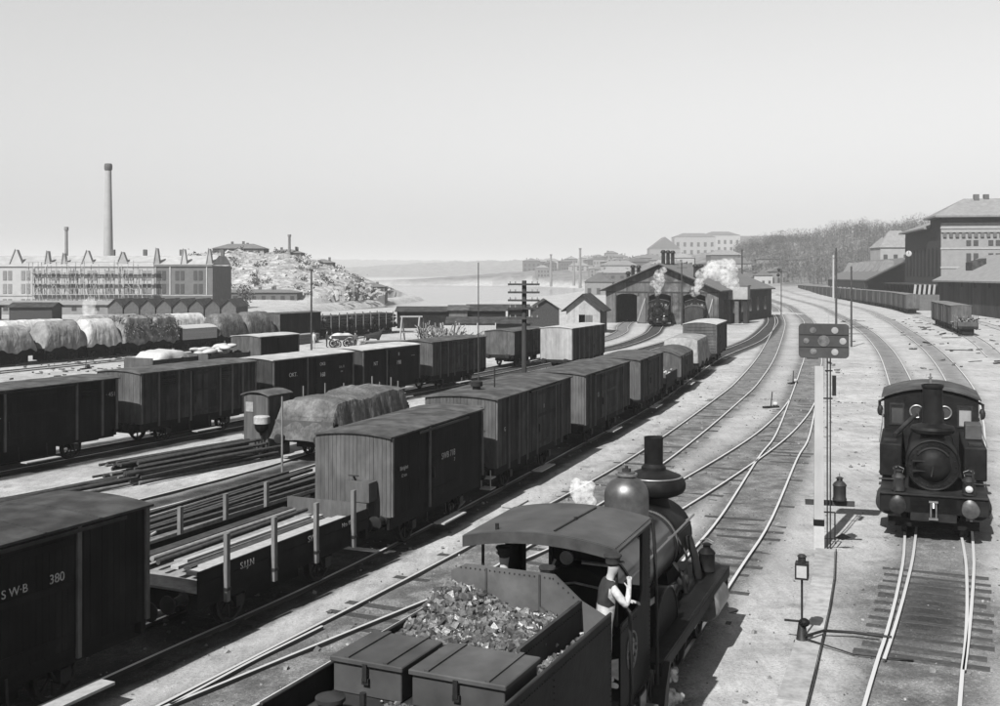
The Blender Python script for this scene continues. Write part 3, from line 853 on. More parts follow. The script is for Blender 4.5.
def tarp_mesh(L, W, h0, h1, ends=0.35, rnd=False, bumps=0.1, seed=0, ridge=0.0, sag=0.0, nx=None, ny=40):
    """cloth hung over a load: flat-shouldered across, falling steeply at the ends, with sharp hanging folds"""
    r = np.random.default_rng(seed)
    nx = nx or max(24, int(L*9))
    ph = r.uniform(0, 6.28, 16); fr = r.uniform(0.8, 2.4, 16); di = r.uniform(0, 3.14, 16)
    load = r.uniform(-1, 1, 9)
    rows_ = []
    for i in range(nx+1):
        u = i/nx; x = (u-0.5)*L; row = []
        e = min(u, 1-u)*L
        ef = min(1.0, e/0.55)**0.45
        lumpy = sum(load[k]*math.exp(-((x/L*8+4-k)/0.7)**2) for k in range(9))
        for j in range(ny+1):
            v = j/ny*2-1; a = abs(v); sg = 1 if v > 0 else -1
            if rnd: yy, zz = math.sin(a*math.pi/2)**0.9, math.cos(a*math.pi/2)**0.75
            elif a < 0.55: yy, zz = a/0.55*0.86, 1-0.1*(a/0.55)**2.5
            else:
                q = (a-0.55)/0.45; yy, zz = 0.86+0.14*q**0.6, 0.9*(1-q)**1.0
            top = h1 + lumpy*bumps*0.7
            z = h0 + (top-h0)*zz*ef + ridge*(1-a)*ef
            ridged = 0.0
            for k in range(5):
                ph_ = fr[k]*(x*math.cos(di[k])*1.4 + v*2.2*math.sin(di[k])) + ph[k]
                ridged += (1-abs(math.sin(ph_)))**3*(0.8-0.1*k)
            ridged = ridged/2.2 - 0.35
            side = min(1, max(0, (a-0.5)/0.2))
            hang = (abs(math.sin(x*1.9*fr[7]+ph[7]+1.3*math.sin(x*0.9+ph[8])))**0.7-0.5)*side*(1-zz)
            z += ridged*bumps*0.9*(1-side*0.6)
            y = sg*(W/2*yy + hang*bumps*1.3 + ridged*bumps*0.5*side)
            if a > 0.97: z = h0 - 0.08 + 0.16*math.sin(2.3*x+ph[9]*sg) + 0.06*math.sin(7*x+ph[10])
            xx = x
            if e < 0.5:
                xx += math.copysign((abs(math.sin(y*3.4+ph[11]))**0.7-0.4)*bumps*1.4*(1-ef), x)
            row.append((xx, y, z))
        rows_.append(row)
    for rr, d in ((0, -1), (nx, 1)):
        rows_[rr] = [(p[0]+d*0.06, p[1], min(p[2], h0-0.05+0.22*abs(math.sin(1.9*p[1]+ph[4])))) for p in rows_[rr]]
    return MB().sheet(rows_)

def tarp_wagon(label, key, y, L, h1, m_, seed, wall=0.6, W=2.45, hi=True, ridge=0.0, bumps=0.06, spots=False, low=1.25, ends=0.35):
    t = open_wagon(label, key, y, L, W, wall, hi=hi, group='tarpaulin covered wagons', name='covered_wagon', spots=spots)
    o = tarp_mesh(L+0.1, W+0.2, low, h1, seed=seed, ridge=ridge, bumps=bumps, ends=ends, rnd=not hi).build('tarpaulin', m_, t, smooth=50)
    return t
# flat wagon with stakes and planks between the two lettered vans
fw = open_wagon('low flat wagon with upright stakes and planks behind the 380 van', 'B', 22.0, 6.5, W=2.5, wall=0.5, side=VANDARK, stakes=4, stake_h=1.05, name='flat_wagon')
text('lettering', 'S.I.J.N', 0.2, LETTERDIM, fw, (-1.7, -1.26, 1.38), (math.pi/2,0,0))
text('lettering', 'SWB', 0.2, LETTERDIM, fw, (0.75, -1.26, 1.38), (math.pi/2,0,0))
text('lettering', 'N:o 18', 0.15, LETTERDIM, fw, (2.2, -1.26, 1.4), (math.pi/2,0,0))
c, rz = TR['B'].stand(22.0, 6.5)
pl_lab = ['pale lit plank along the right edge of the flat wagon', 'dark plank lying between pale planks on the flat wagon', 'bright narrow plank in the middle of the flat wagon load',
          'grey plank in the middle of the flat wagon load', 'dark round pole along the left side of the flat wagon load', 'grey pole beside the left side board of the flat wagon', 'dull board against the left side board of the flat wagon']
pl_spec = [(-0.95,0.42,5.6,TIMBERPALE),(-0.52,0.2,5.0,TIMBERDARK),(-0.26,0.2,5.3,TIMBERPALE),(0.0,0.22,4.9,TIMBER),(0.32,0.14,5.5,TIMBERDARK),(0.6,0.14,5.2,TIMBER),(0.95,0.3,5.8,TIMBERDARK)]
for lab, (yy, w_, ll, m_) in zip(pl_lab, pl_spec):
    mb = MB()
    if 'pole' in lab: mb.cyl((-ll/2,0,0.06), (ll/2,0,0.07), 0.06, 0.05, 10)
    else:
        mb.box(-ll/2, ll/2, -w_/2, w_/2, 0.0, 0.07)
        if m_ is TIMBERPALE: mb.box(-ll/2+0.3, ll/2-0.5, -w_/2+0.02, w_/2-0.05, 0.073, 0.13)
    o = mb.build('pole' if 'pole' in lab else 'plank', m_, smooth=50 if 'pole' in lab else None)
    d = Vector((math.cos(rz), math.sin(rz), 0)); nrm = Vector((-math.sin(rz), math.cos(rz), 0))
    q = c + nrm*yy + d*random.uniform(-0.25, 0.25)
    o.location = (q.x, q.y, 1.42); o.rotation_euler = (0, 0, rz + random.uniform(-.012,.012))
    tag(o, lab, 'plank' if 'pole' not in lab else 'pole', 'planks and poles loaded on the flat wagon')

# rest of the middle train
ow = open_wagon('low open wagon with bits of white scrap between brown vans', 'B', 63.4, 4.2, wall=0.6, side=VANDARK)
sc = MB()
for k in range(60):
    x, y_ = random.uniform(-1.9,1.9), random.uniform(-1.05,1.05); r = random.uniform(.05,.16)
    sc.beam((x,y_,1.22+random.uniform(0,.45)), (x+random.uniform(-.3,.3),y_+random.uniform(-.3,.3),1.25+random.uniform(0,.5)), r, r)
sc.build('scrap_load', mat('scrap', 0.16, 0.7, 0.8, 3, island=0.7), ow, kind='stuff')
van('low grey wagon with pitched cover and framed boards in the middle train', 'B', 68.2, 6.2, eave=2.35, crown=2.72, side=TIMBERDARK, end=VANEND, roof=ROOFFELT, group=GB, posts=(-0.3,-0.1,0.1,0.3), door=(-0.1,0.1), over=0.04, name='covered_wagon')
tarp_wagon('open wagon under a crumpled pale tarpaulin before the cattle van', 'B', 77.0, 7.4, 3.0, TARPMID, 3, W=2.5)
# tarpaulin wagon beside the booth
tarp_wagon('open wagon under a dark creased tarpaulin beside the booth', 'K', 43.0, 7.2, 2.5, TARP, 12, wall=0.5, W=2.7, bumps=0.13, low=0.95)


# sack wagons behind the left train
def sacks(t, n, L, m_, seed):
    r = random.Random(seed)
    for k in range(n):
        mb = MB(); mb.ball((0,0,0), 0.42, 0.42, 10, 6)
        me = mb.mesh('sack', m_, 80)
        o = bpy.data.objects.new('sack', me); COL.objects.link(o)
        q = t.matrix_basis @ Vector((r.uniform(-L/2+.4, L/2-.4), r.uniform(-.8,.8), 2.3 + 0.16*(k % 3)))
        o.location = q; o.rotation_euler = (r.uniform(-.25,.25), r.uniform(-.25,.25), r.uniform(0,3)); o.scale = (1.5, 1.0, 1.0)
        tag(o, 'plump white sack heaped on the open wagon behind the second left van', 'sack', 'white sacks on the open wagons')
s1 = open_wagon('open wagon heaped with white sacks beside the short dark van', 'M', 71.0, 4.2, wall=1.15, side=VANWOOD)
bpy.context.view_layer.update()
sacks(s1, 14, 4.0, WHITE, 2)
s2 = open_wagon('open wagon with one white cover, behind the second left van', 'M', 66.6, 4.0, wall=1.2, side=VANWOOD)
tarp_mesh(2.6, 2.3, 2.2, 2.75, seed=5, nx=14, ny=12).build('load_cover', WHITE, s2, smooth=70)

# far left rows
tarp_wagon('covered wagon with grey tarpaulin at the photo left edge, far row', 'L', 85.6, 6.6, 3.3, TARPMID, 21, hi=False, wall=0.8)
tarp_wagon('covered wagon with smooth rounded grey tarpaulin in the far left row', 'L', 92.3, 4.3, 3.5, TARPMID, 22, hi=False, wall=0.5, bumps=0.05)
tarp_wagon('covered wagon with bright white tarpaulin in the far left row', 'L', 96.3, 3.9, 3.55, TARPPALE, 23, hi=False, wall=0.5, bumps=0.05)
HAY = mat('hay', 0.08, 0.95, 0.6, 2.4, 0.6, dirt=0.5)
for q, (yy, LL, lab) in enumerate(((99.9, 3.6, 'wagon heaped high with dark straw beside the white tarpaulin wagon'), (103.2, 3.4, 'wagon heaped high with dark straw beside the white boarded wagon'))):
    t = open_wagon(lab, 'L', yy, LL, wall=0.5, hi=False, group='straw wagons', name='straw_wagon')
    hb = MB(); r = random.Random(q+40)
    tm = tarp_mesh(LL, 2.9, 1.2, 3.7, seed=50+q, bumps=0.16)
    hb.add(tm.v, tm.f)
    for k in range(700):
        x = r.uniform(-LL/2, LL/2); a = r.uniform(0, math.pi)
        y_ = 1.5*math.cos(a); z = 1.6 + 2.05*math.sin(a)**0.7
        d_ = Vector((r.uniform(-1,1), r.uniform(-1,1), r.uniform(-1.2,.4))).normalized()*r.uniform(.15,.4)
        hb.beam((x,y_,z), (x+d_.x,y_+d_.y,z+d_.z), 0.06, 0.03)
    hb.build('straw_load', HAY, t, kind='stuff')
t = open_wagon('white boarded low wagon between straw and mottled tarpaulin wagons', 'L', 106.8, 5.0, wall=1.1, side=WHITE, hi=False)
MB().prism(arc_roof(2.4, 2.2, 2.5), -2.5, 2.5).build('cover', WHITE, t)
tarp_wagon('nearer wagon with mottled dark tarpaulin and white axle caps', 'L', 111.5, 4.4, 3.5, TARP, 27, hi=False, spots=True)
tarp_wagon('farther wagon with mottled dark tarpaulin beside the open-doored van', 'L', 115.6, 4.4, 3.5, TARP, 28, hi=False, spots=True)
dv = van('dark van with open black doorway in the far row', 'L', 120.2, 7.2, hi=False, side=VANDARK, end=VANEND, roof=ROOFFELT, door=(0.15,0.38))
MB().box(-0.5, 0.6, -1.27, -1.262, 1.16, 3.0).build('doorway', INSIDEBLACK, dv)  # black sheet on the side wall paints the shade of an open doorway
for q in range(4):
    tarp_wagon('covered wagon with whitish tarpaulin in the row behind the straw wagons, %s' % ['nearest of four','second of four','third of four','farthest of four'][q], 'L2', 92+q*8.6, 7.6, 3.4-0.2*(q%2), TARPPALE if q % 2 else TARPMID, 31+q, hi=False)
for q, yy in enumerate((127.6, 132.0, 136.4)):
    t = open_wagon('wagon stacked with dark logs and white axle caps, %s of the log wagons' % ['nearest', 'middle', 'farthest'][q], 'L', yy, 4.8, wall=0.3, hi=False, stakes=3, stake_h=1.7, group='log wagons', name='log_wagon', spots=True, endwall=False)
    lg = MB(); r = random.Random(60+q)
    for rr in range(5):
        for cc in range(7):
            x = r.uniform(-.3,.3)
            lg.cyl((-2.3+x, -0.95+cc*0.31, 1.35+rr*0.29), (2.3+x, -0.95+cc*0.31, 1.35+rr*0.29+r.uniform(-.05,.05)), 0.145, n=7)
    lg.build('log_stack', mat('logs%d' % q, 0.045, 0.9, 0.5, 3, island=0.5), t, kind='stuff')

# vans near the station
GF = 'vans standing by the station'
ROOFMID = mat('roof_felt_mid', 0.09, 0.9, 0.2, 2)
ow = open_wagon('stake sided open wagon with tangled dark load at the station side', 'F', 133.2, 6.0, wall=0.5, side=VANDARK, hi=False, stakes=3, stake_h=1.3)
jk = MB(); r = random.Random(3)
for k in range(70):
    x, y_ = r.uniform(-2.6,1.8), r.uniform(-1,1)
    jk.beam((x,y_,1.25+r.uniform(0,.7)), (x+r.uniform(-.8,.8),y_+r.uniform(-.6,.6),1.3+r.uniform(0,1.0)), 0.14, 0.12)
jk.build('tangled_load', mat('junk', 0.06, 0.8, 0.9, 2, island=0.9), ow, kind='stuff')
van('grey ended van behind the tangled open wagon by the station', 'F', 140.3, 7.0, eave=3.5, side=VANWOOD, end=VANEND, roof=ROOFMID, hi=False, posts=(-0.3,-0.12,0.15,0.32), group=GF)
van('second van from the tangled open wagon, pale roofed, by the station', 'F', 148.3, 7.0, eave=3.5, side=VANWOOD, end=VANEND, roof=ROOFMID, hi=False, posts=(-0.3,-0.12,0.15,0.32), group=GF)
van('third van from the tangled open wagon by the station', 'F', 156.4, 7.0, eave=3.5, side=VANWOOD, end=VANEND, roof=ROOFMID, hi=False, posts=(-0.3,0.3), group=GF)
y = 206.0
for q in range(24):
    lab = ['grey ended van at the near end of the long station row', 'second van of the long station row', 'third van of the long station row'][q] if q < 3 else 'van in the far part of the long station row'
    van(lab, 'F', y, 7.0, eave=3.75, side=VANWOOD, end=VANEND, roof=ROOFMID, hi=False, posts=(-0.3,0.3) if q < 6 else (), group='vans of the long station row')
    y += 8.4
# ------------------------------------------------------------------ tender locomotive
def spoked(r, n=12, w=0.12):
    mb = MB()
    mb.lathe([(r-0.02,-0.03),(r+0.03,-0.02),(r+0.03,0.005),(r,0.01),(r-0.01,w),(r-0.09,w),(r-0.1,0.02),(r-0.09,-0.03)], (0,0,0), (0,1,0), 32, False)
    mb.lathe([(0.16,-0.06),(0.16,0.14),(0.06,0.16)], (0,0,0), (0,1,0), 14)
    for k in range(n):
        a = 2*math.pi*k/n
        mb.beam((0.12*math.cos(a),0.04,0.12*math.sin(a)), ((r-0.08)*math.cos(a),0.04,(r-0.08)*math.sin(a)), 0.06, 0.045, (0,1,0))
    return mb
def place(t, o, x, y, z, rz=0.0):
    o.parent = t; o.location = (x, y, z); o.rotation_euler = (0, 0, rz); return o

HT = Vector((0.371, 0.928, 0)).normalized()
HR = math.atan2(HT.y, HT.x)
LO = Vector((3.79, 23.62, 0))
RT = 0.09                                     # rail top
loco = thing('steam_locomotive', 'black tender locomotive seen from behind with polished dome and cab roof', 'locomotive', (LO.x, LO.y, RT), HR, 'steam locomotives')
MB().box(-8.4,-0.5,-0.6,0.6,0.55,1.1).build('frame', IRON2, loco)
MB().box(-0.62,-0.5,-1.28,1.28,0.78,1.24).build('buffer_beam', IRON, loco, bevel=0.012)
for s in (-1, 1):
    b = MB()
    b.lathe([(0.17,0),(0.17,0.03),(0.12,0.06),(0.11,0.3)], (-0.5, s*0.9, 1.0), (1,0,0), 16)
    b.lathe([(0.06,0.28),(0.06,0.44),(0.23,0.48),(0.23,0.505),(0.12,0.53)], (-0.5, s*0.9, 1.0), (1,0,0), 20)
    b.build('buffer', IRON2, loco, smooth=40)
fp = MB(); fp.box(-6.62,-0.45,-1.3,-0.5,1.26,1.3).box(-6.62,-0.45,0.5,1.3,1.26,1.3).box(-1.2,-0.46,-0.49,0.49,1.26,1.3)
fp.build('running_board', IRON, loco, bevel=0.006)
rv = MB()
for k in range(46): rv.ball((-0.7-k*0.125, -1.25, 1.304), 0.014, 0.7, 6, 4)
rv.build('rivets', IRON2, loco, kind='stuff')
for s in (-1, 1): MB().box(-6.62,-0.47,s*1.29-0.012,s*1.29+0.012,1.08,1.258).build('valance', IRON, loco)
sb = MB().lathe([(0.0005,-1.22),(0.3,-1.23),(0.55,-1.27),(0.64,-1.3),(0.69,-1.32),(0.69,-2.42),(0.0005,-2.42)], (0,0,2.12), (1,0,0), 40, False)
sb.build('smokebox', IRON, loco, smooth=35)
bo = MB().lathe([(0.001,-2.421),(0.63,-2.421),(0.63,-6.55),(0.001,-6.55)], (0,0,2.12), (1,0,0), 40, False).build('boiler', mat('boiler_cladding', 0.016, 0.3, 0.4, 3, 0.05, spec=0.6, dirt=0.8), loco, smooth=35)
for x in (-2.44,-2.6,-4.3,-5.9):
    MB().lathe([(0.632,x-0.04),(0.648,x-0.04),(0.648,x+0.04),(0.632,x+0.04)], (0,0,2.12), (1,0,0), 40, False).build('boiler_band', STEEL if x > -2.5 else IRON2, bo, smooth=35)
MB().prism([(-0.42,1.28),(0.42,1.28),(0.36,1.6),(-0.36,1.6)], -2.3,-1.4).build('saddle', IRON, loco)
ch = MB()
ch.lathe([(0.36,2.7),(0.3,2.85),(0.3,2.94),(0.48,2.96),(0.6,3.02),(0.645,3.1),(0.65,3.18),(0.62,3.27),(0.58,3.32),(0.57,3.335),(0.34,3.43),(0.25,3.46),(0.245,3.52),(0.215,3.54),(0.188,3.58),(0.19,4.09),(0.195,4.12),(0.175,4.12),(0.17,4.0),(0.17,3.6)], (-1.8,0,0), (0,0,1), 36, False)
ch = ch.build('chimney', IRON, loco, smooth=30)
for k in range(18):
    a = k*math.pi/9
    pass
MB().lathe([(0.575,3.32),(0.588,3.33),(0.577,3.343),(0.55,3.345)], (-1.8,0,0), (0,0,1), 36, False).build('chimney_ring', STEEL, ch, smooth=40)
dm = MB().lathe([(0.5,2.58),(0.43,2.68),(0.412,2.8),(0.41,3.34),(0.4,3.42),(0.36,3.52),(0.29,3.6),(0.2,3.65),(0.165,3.68),(0.155,3.77),(0.001,3.78)], (-3.9,0,0), (0,0,1), 40, False).build('steam_dome', BRASS, loco, smooth=35)
MB().lathe([(0.165,3.7),(0.2,3.705),(0.2,3.74),(0.165,3.745)], (-3.9,0,0), (0,0,1), 24, False).build('dome_ring', STEEL, dm, smooth=40)
MB().box(-3.95,-3.85,-0.07,0.07,3.77,3.83).cyl((-3.9,0,3.8),(-3.9,0,3.88),0.03).build('dome_cap', IRON2, dm)
MB().lathe([(0.2,2.65),(0.16,2.72),(0.15,2.95),(0.09,3.0),(0.09,3.2),(0.12,3.22),(0.12,3.3),(0.05,3.34)], (-5.7,0.1,0), (0,0,1), 18, False).build('safety_valve', BRASS, loco, smooth=35)
# cab
cabm = IRON
CX0, CX1 = -8.55, -6.6
f = MB(); f.box(-6.64,-6.6,-1.2,-0.02,1.3,2.2); 
f = MB()
arc = [( -1.1+2.2*k/10, 3.53+0.13*(1-((-1.1+2.2*k/10)/1.2)**2)-0.03) for k in range(11)]
# front sheet with two round windows: built as frame pieces
fr = MB().prism([(-1.1,1.3),(1.1,1.3),(1.1,2.45),(-1.1,2.45)], -6.64,-6.6)
fr.prism([(-1.1,2.451),(-0.98,2.451),(-0.98,3.3),(-1.1,3.3)], -6.64,-6.6).prism([(0.98,2.451),(1.1,2.451),(1.1,3.3),(0.98,3.3)], -6.64,-6.6)
fr.prism([(-0.52,2.451),(0.52,2.451),(0.52,3.3),(-0.52,3.3)], -6.64,-6.6)
fr.prism([(-1.1,3.301),(1.1,3.301)] + [p for p in arc[::-1]], -6.64,-6.6)
fr = fr.build('cab_front', cabm, loco)
for s in (-1, 1):
    wf = MB()
    for a, b_, c_, d_ in ((0.5,0.56,2.44,3.32),(0.96,1.02,2.44,3.32),(0.56,0.96,2.44,2.5),(0.56,0.96,3.26,3.32)):
        wf.box(-6.67,-6.643, min(s*a,s*b_), max(s*a,s*b_), c_, d_)
    wf.build('window_frame', IRON2, fr)
for s in (-1, 1):
    sd = MB()
    sd.prism([(-6.6,1.05),(-6.6,3.5),(-7.12,3.5),(-7.16,2.6),(-7.3,2.42),(-7.5,2.36),(-8.35,2.36),(-8.35,1.05)], s*1.1-0.015, s*1.1+0.015, 'y')
    sd = sd.build('cab_side', cabm, loco)
    MB().tube([(-7.12,s*1.12,3.5),(-7.16,s*1.12,2.62),(-7.3,s*1.12,2.44),(-7.5,s*1.12,2.385),(-8.35,s*1.12,2.385)], 0.02, 8).build('beading', IRON2, sd)
    cr = MB()
    ring = [( -7.75+0.27*math.cos(a), s*1.122, 1.85+0.27*math.sin(a)) for a in [2*math.pi*k/28 for k in range(29)]]
    cr.tube(ring, 0.016, 6)
    for k in range(9):
        a = math.pi*(0.65+k*0.21)
        for q in (-1, 1):
            cr.ball((-7.75+q*0.19*math.cos(a)*0.9, s*1.122, 1.83+0.17*math.sin(a)), 0.028, 1.0, 6, 4)
    cr.prism([(-7.83,1.95),(-7.67,1.95),(-7.67,1.83),(-7.75,1.73),(-7.83,1.83)], s*1.116, s*1.136, 'y')
    cr.box(-7.8,-7.7,min(s*1.116,s*1.136),max(s*1.116,s*1.136),1.97,2.03)
    cr.build('crest', mat('crest_brass', 0.11, 0.5, 0.4, 20, metal=0.6), sd)
    MB().cyl((-8.3,s*1.04,2.36),(-8.3,s*1.04,3.49),0.025,n=8).build('roof_pillar', IRON2, loco)
ro = MB(); n = 14; top = []; bot = []
for k in range(n+1):
    y = -1.17+2.4*k/n; z = 3.54+0.14*(1-((y-0.03)/1.2)**2); top.append((y,z)); bot.append((y,z-0.04))
ro.prism(top+bot[::-1], -8.6,-6.5)
ro = ro.build('cab_roof', mat('cab_roof_paint', 0.036, 0.65, 0.2, 2.5, 0.12, dirt=0.35), loco, smooth=35)
lip = MB()
lip.prism([(a, b_-0.005) for a, b_ in top] + [(a, b_-0.17) for a, b_ in top[::-1]], -8.64,-8.605)
lip.build('roof_lip', mat('roof_lip', 0.03, 0.6, 0.3, 4, 0.1), ro)
MB().tube([(-8.45,-0.15,3.685),(-7.5,-0.2,3.685),(-6.7,-0.25,3.685)], 0.018).build('roof_seam', IRON2, ro)
for x_, y_ in ((-7.6,-0.2),(-8.45,0.75)): MB().cyl((x_,y_,3.56),(x_,y_,3.72),0.03,n=8).build('roof_bolt', IRON2, ro)
MB().box(-8.35,-6.65,-1.08,1.08,1.2,1.299).build('cab_floor', TIMBERDARK, loco)
bh = MB().lathe([(0.7,-7.05),(0.7,-6.66)], (0,0,2.1), (1,0,0), 28).build('backhead', IRON, loco, smooth=40)
pp = MB()
pp.tube([(-7.1,0.4,2.2),(-7.25,0.4,2.6),(-7.1,0.3,2.9)], 0.025).tube([(-7.08,-0.5,2.5),(-7.3,-0.1,2.62),(-7.08,0.3,2.5)], 0.02).lathe([(0.11,0),(0.11,0.05)], (-7.1,0.1,2.95), (-1,0,0), 16)
pp.tube([(-7.15,-0.7,2.9),(-7.3,-0.2,2.95)], 0.03)
pp.build('cab_fittings', STEEL, bh, smooth=40)
# splasher, wheels, cylinders, rods
for s in (-1, 1):
    a0 = [(-5.1+0.86*math.cos(a), 1.3+0.74*math.sin(a)) for a in [math.pi*k/14 for k in range(15)]]
    MB().prism(a0, s*0.88, s*1.02, 'y').build('splasher', IRON, loco, smooth=35)
    an = MB().tube([(p[0], s*1.025, p[1]) for p in a0], 0.02, 8).build('splasher_beading', IRON2, loco)
    for x in (-5.1,-3.2):
        o = spoked(0.78, 14).build('driving_wheel', IRON2, loco, smooth=40)
        place(loco, o, x, s*0.72, 0.78, 0 if s > 0 else math.pi)
    o = spoked(0.45, 10).build('leading_wheel', IRON2, loco, smooth=40); place(loco, o, -1.35, s*0.72, 0.45, 0 if s > 0 else math.pi)
    MB().lathe([(0.001,-2.25),(0.27,-2.25),(0.3,-2.22),(0.3,-1.18),(0.27,-1.1),(0.12,-1.08),(0.001,-1.08)], (0,s*1.12,0.92), (1,0,0), 28, False).build('cylinder', mat('cylinder_clad', 0.1, 0.35, 0.35, 4, metal=0.35), loco, smooth=35)
    MB().box(-2.15,-1.2,s*1.0-0.2,s*1.0+0.2,1.14,1.255).build('valve_chest', IRON, loco)
    MB().beam((-2.2,s*1.12,0.92),(-3.3,s*1.12,0.84),0.06,0.06).beam((-3.2,s*1.02,0.82),(-5.1,s*1.02,0.7),0.05,0.11).build('connecting_rod', STEEL, loco)
    MB().box(-3.4,-2.4,s*1.12-0.05,s*1.12+0.05,1.02,1.06).build('slide_bar', STEEL, loco)
MB().tube([(-1.3,-0.72,2.5),(-6.6,-0.72,2.5)], 0.022, 8).build('handrail', STEEL, loco)
for x in (-1.6,-3.2,-4.8,-6.3): MB().cyl((x,-0.62,2.43),(x,-0.72,2.5),0.02,n=6).build('handrail_knob', STEEL, loco)
MB().tube([(-1.3,0.72,2.5),(-6.6,0.72,2.5)], 0.022, 8).build('handrail', STEEL, loco)
MB().beam((-6.6,-0.98,2.12),(-3.9,-0.86,1.72),0.05,0.07).build('reversing_rod', STEEL, loco)
sp = MB()
sp.tube([(-1.9,-0.72,2.2),(-1.9,-0.86,1.8),(-1.75,-0.9,1.35)], 0.08, 10).tube([(-2.5,-0.66,2.3),(-2.6,-0.84,2.0),(-2.55,-0.86,1.6),(-2.8,-0.9,1.35)], 0.03)
sp.tube([(-2.9,-0.66,1.9),(-3.0,-0.85,1.7),(-2.9,-0.9,1.35)], 0.035).ball((-2.7,-0.8,1.5), 0.12, 1.2)
sp.build('steam_pipes', IRON2, loco, smooth=50)
MB().prism([(-1.32,-0.0),(-0.95,0.0),(-1.32,0.75)], -0.52,-0.5,'y').build('gusset', IRON, loco)
ga = MB().prism([(-1.34,1.3),(-0.75,1.3),(-1.34,2.0)], -0.72,-0.7,'y').build('gusset_plate', IRON, loco)
def lantern(t, x, y, z, m_=None, r=0.14, h=0.5, lens=None):
    L_ = MB()
    L_.lathe([(r*0.7,0),(r,0.03),(r,0.1*h),(r*0.9,0.15*h),(r*0.9,0.6*h),(r,0.66*h),(r*0.75,0.76*h),(r*0.42,0.84*h),(r*0.42,0.93*h),(r*0.6,0.95*h),(r*0.3,h)], (x,y,z), (0,0,1), 18)
    o = L_.build('lantern', m_ or IRON2, t, smooth=35)
    MB().tube([(x,y-r*0.55,z+0.86*h),(x,y-r*0.75,z+1.05*h),(x,y,z+1.15*h),(x,y+r*0.75,z+1.05*h),(x,y+r*0.55,z+0.86*h)], 0.012).build('lantern_handle', STEEL, o)
    if lens:
        MB().lathe([(lens,0),(lens,0.05),(lens*0.8,0.08),(0.001,0.1)], (x+r*0.8,y,z+0.33*h), (1,0,0), 18, False).build('lens', mat('lamp_lens', 0.28, 0.1, 0.1, 3, spec=0.8), o, smooth=50)
    return o
lantern(loco, -1.12, -0.95, 1.3, IRON, 0.18, 0.6)
lantern(loco, -0.95, 1.0, 1.3, IRON, 0.19, 0.62)
# cab steps, uprights
for s in (-1, 1):
    for x in (-7.4,-8.05):
        st = MB().box(x-0.2,x+0.2,s*1.3-0.14,s*1.3+0.1,0.45,0.48).box(x-0.2,x+0.2,s*1.25-0.14,s*1.25+0.1,0.85,0.88)
        st.beam((x,s*1.2,0.45),(x,s*1.2,1.1),0.34,0.02,(0,1,0))
        st.build('step', STEEL, loco)
MB().tube([(-6.75,-1.19,3.6),(-6.74,-1.22,3.2),(-6.72,-1.24,2.6),(-6.72,-1.26,1.0)], 0.028, 8).build('upright_pipe', IRON2, loco)
MB().prism([(-6.75,0.95),(-6.45,1.28),(-6.4,1.28),(-6.62,0.5),(-7.0,0.1),(-7.1,0.1)], -1.4,-1.2,'y').build('side_step_plate', IRON2, loco)
MB().tube([(-8.45,-1.28,2.62),(-8.46,-1.3,2.0),(-8.46,-1.3,0.5)], 0.03, 8).tube([(-8.45,-1.28,2.62),(-8.44,-1.2,2.7)],0.03,8).build('grab_post', IRON2, loco)

# ------------------------------------------------------------------ tender
TH = HR - math.radians(3.0)                    # the tender stands a little askew behind the engine
_pv = LO + Vector((math.cos(HR), math.sin(HR), 0))*-9.1 - Vector((math.cos(TH), math.sin(TH), 0))*-9.1
tender = thing('locomotive_tender', 'tender heaped with coal, two lidded tool boxes at its rear', 'tender', (_pv.x, _pv.y, RT), TH)
TP = mat('tender_plate', 0.02, 0.55, 0.35, 3, 0.12, dirt=0.8)
TPL = mat('tender_plate_worn', 0.045, 0.6, 0.25, 2.4, 0.15, dirt=0.4)
BOX = mat('tool_box_paint', 0.036, 0.6, 0.25, 2.5, 0.15, dirt=0.4)
TX0, TX1 = -13.6, -9.1
for s in (-1, 1):
    sd = MB().box(TX0,TX1,s*1.2-0.015,s*1.2+0.015,1.15,2.8).build('tank_side', IRON, tender)
    MB().tube([(TX0,s*1.2,2.81),(TX1,s*1.2,2.81)], 0.022, 8).build('side_beading', TP, sd)
    if s < 0:
        MB().box(-11.28,-9.22,s*0.8-0.015,s*0.8+0.015,2.3,2.92).build('bunker_side', TP, tender)
        MB().beam((-11.3,s*0.8,2.94),(-9.2,s*0.8,2.94),0.05,0.05).build('bunker_rim', TP, tender)
MB().box(TX0,TX0+0.03,-1.2,1.2,1.15,2.72).build('tank_rear', IRON, tender)
MB().box(TX0+0.03,TX1,-1.18,1.18,2.44,2.5).build('tank_top', TP, tender)
bk = MB().prism([(-1.18,2.3),(1.18,2.3),(1.18,2.78),(0.82,2.95),(0.4,3.28),(-0.95,3.28),(-1.18,3.1)][::1], -9.2,-9.16)
bk = MB().prism([(1.18,2.3),(-1.18,2.3),(-1.18,2.78),(-0.82,2.95),(-0.42,3.27),(0.95,3.27),(1.18,3.15)], -9.2,-9.16).build('coal_bulkhead', TPL, tender)
for y_ in (-0.2, 0.62): MB().box(-9.215,-9.2,y_-0.015,y_+0.015,2.5,3.25).build('bulkhead_seam', TP, bk)
MB().box(-13.5,-9.15,-0.62,0.62,0.6,1.14).build('frame', IRON2, tender)
for x in (-10.0,-11.6,-13.0):
    for s in (-1, 1):
        place(tender, spoked(0.5,10).build('wheel', IRON2, tender, smooth=40), x, s*0.72, 0.5, 0 if s > 0 else math.pi)
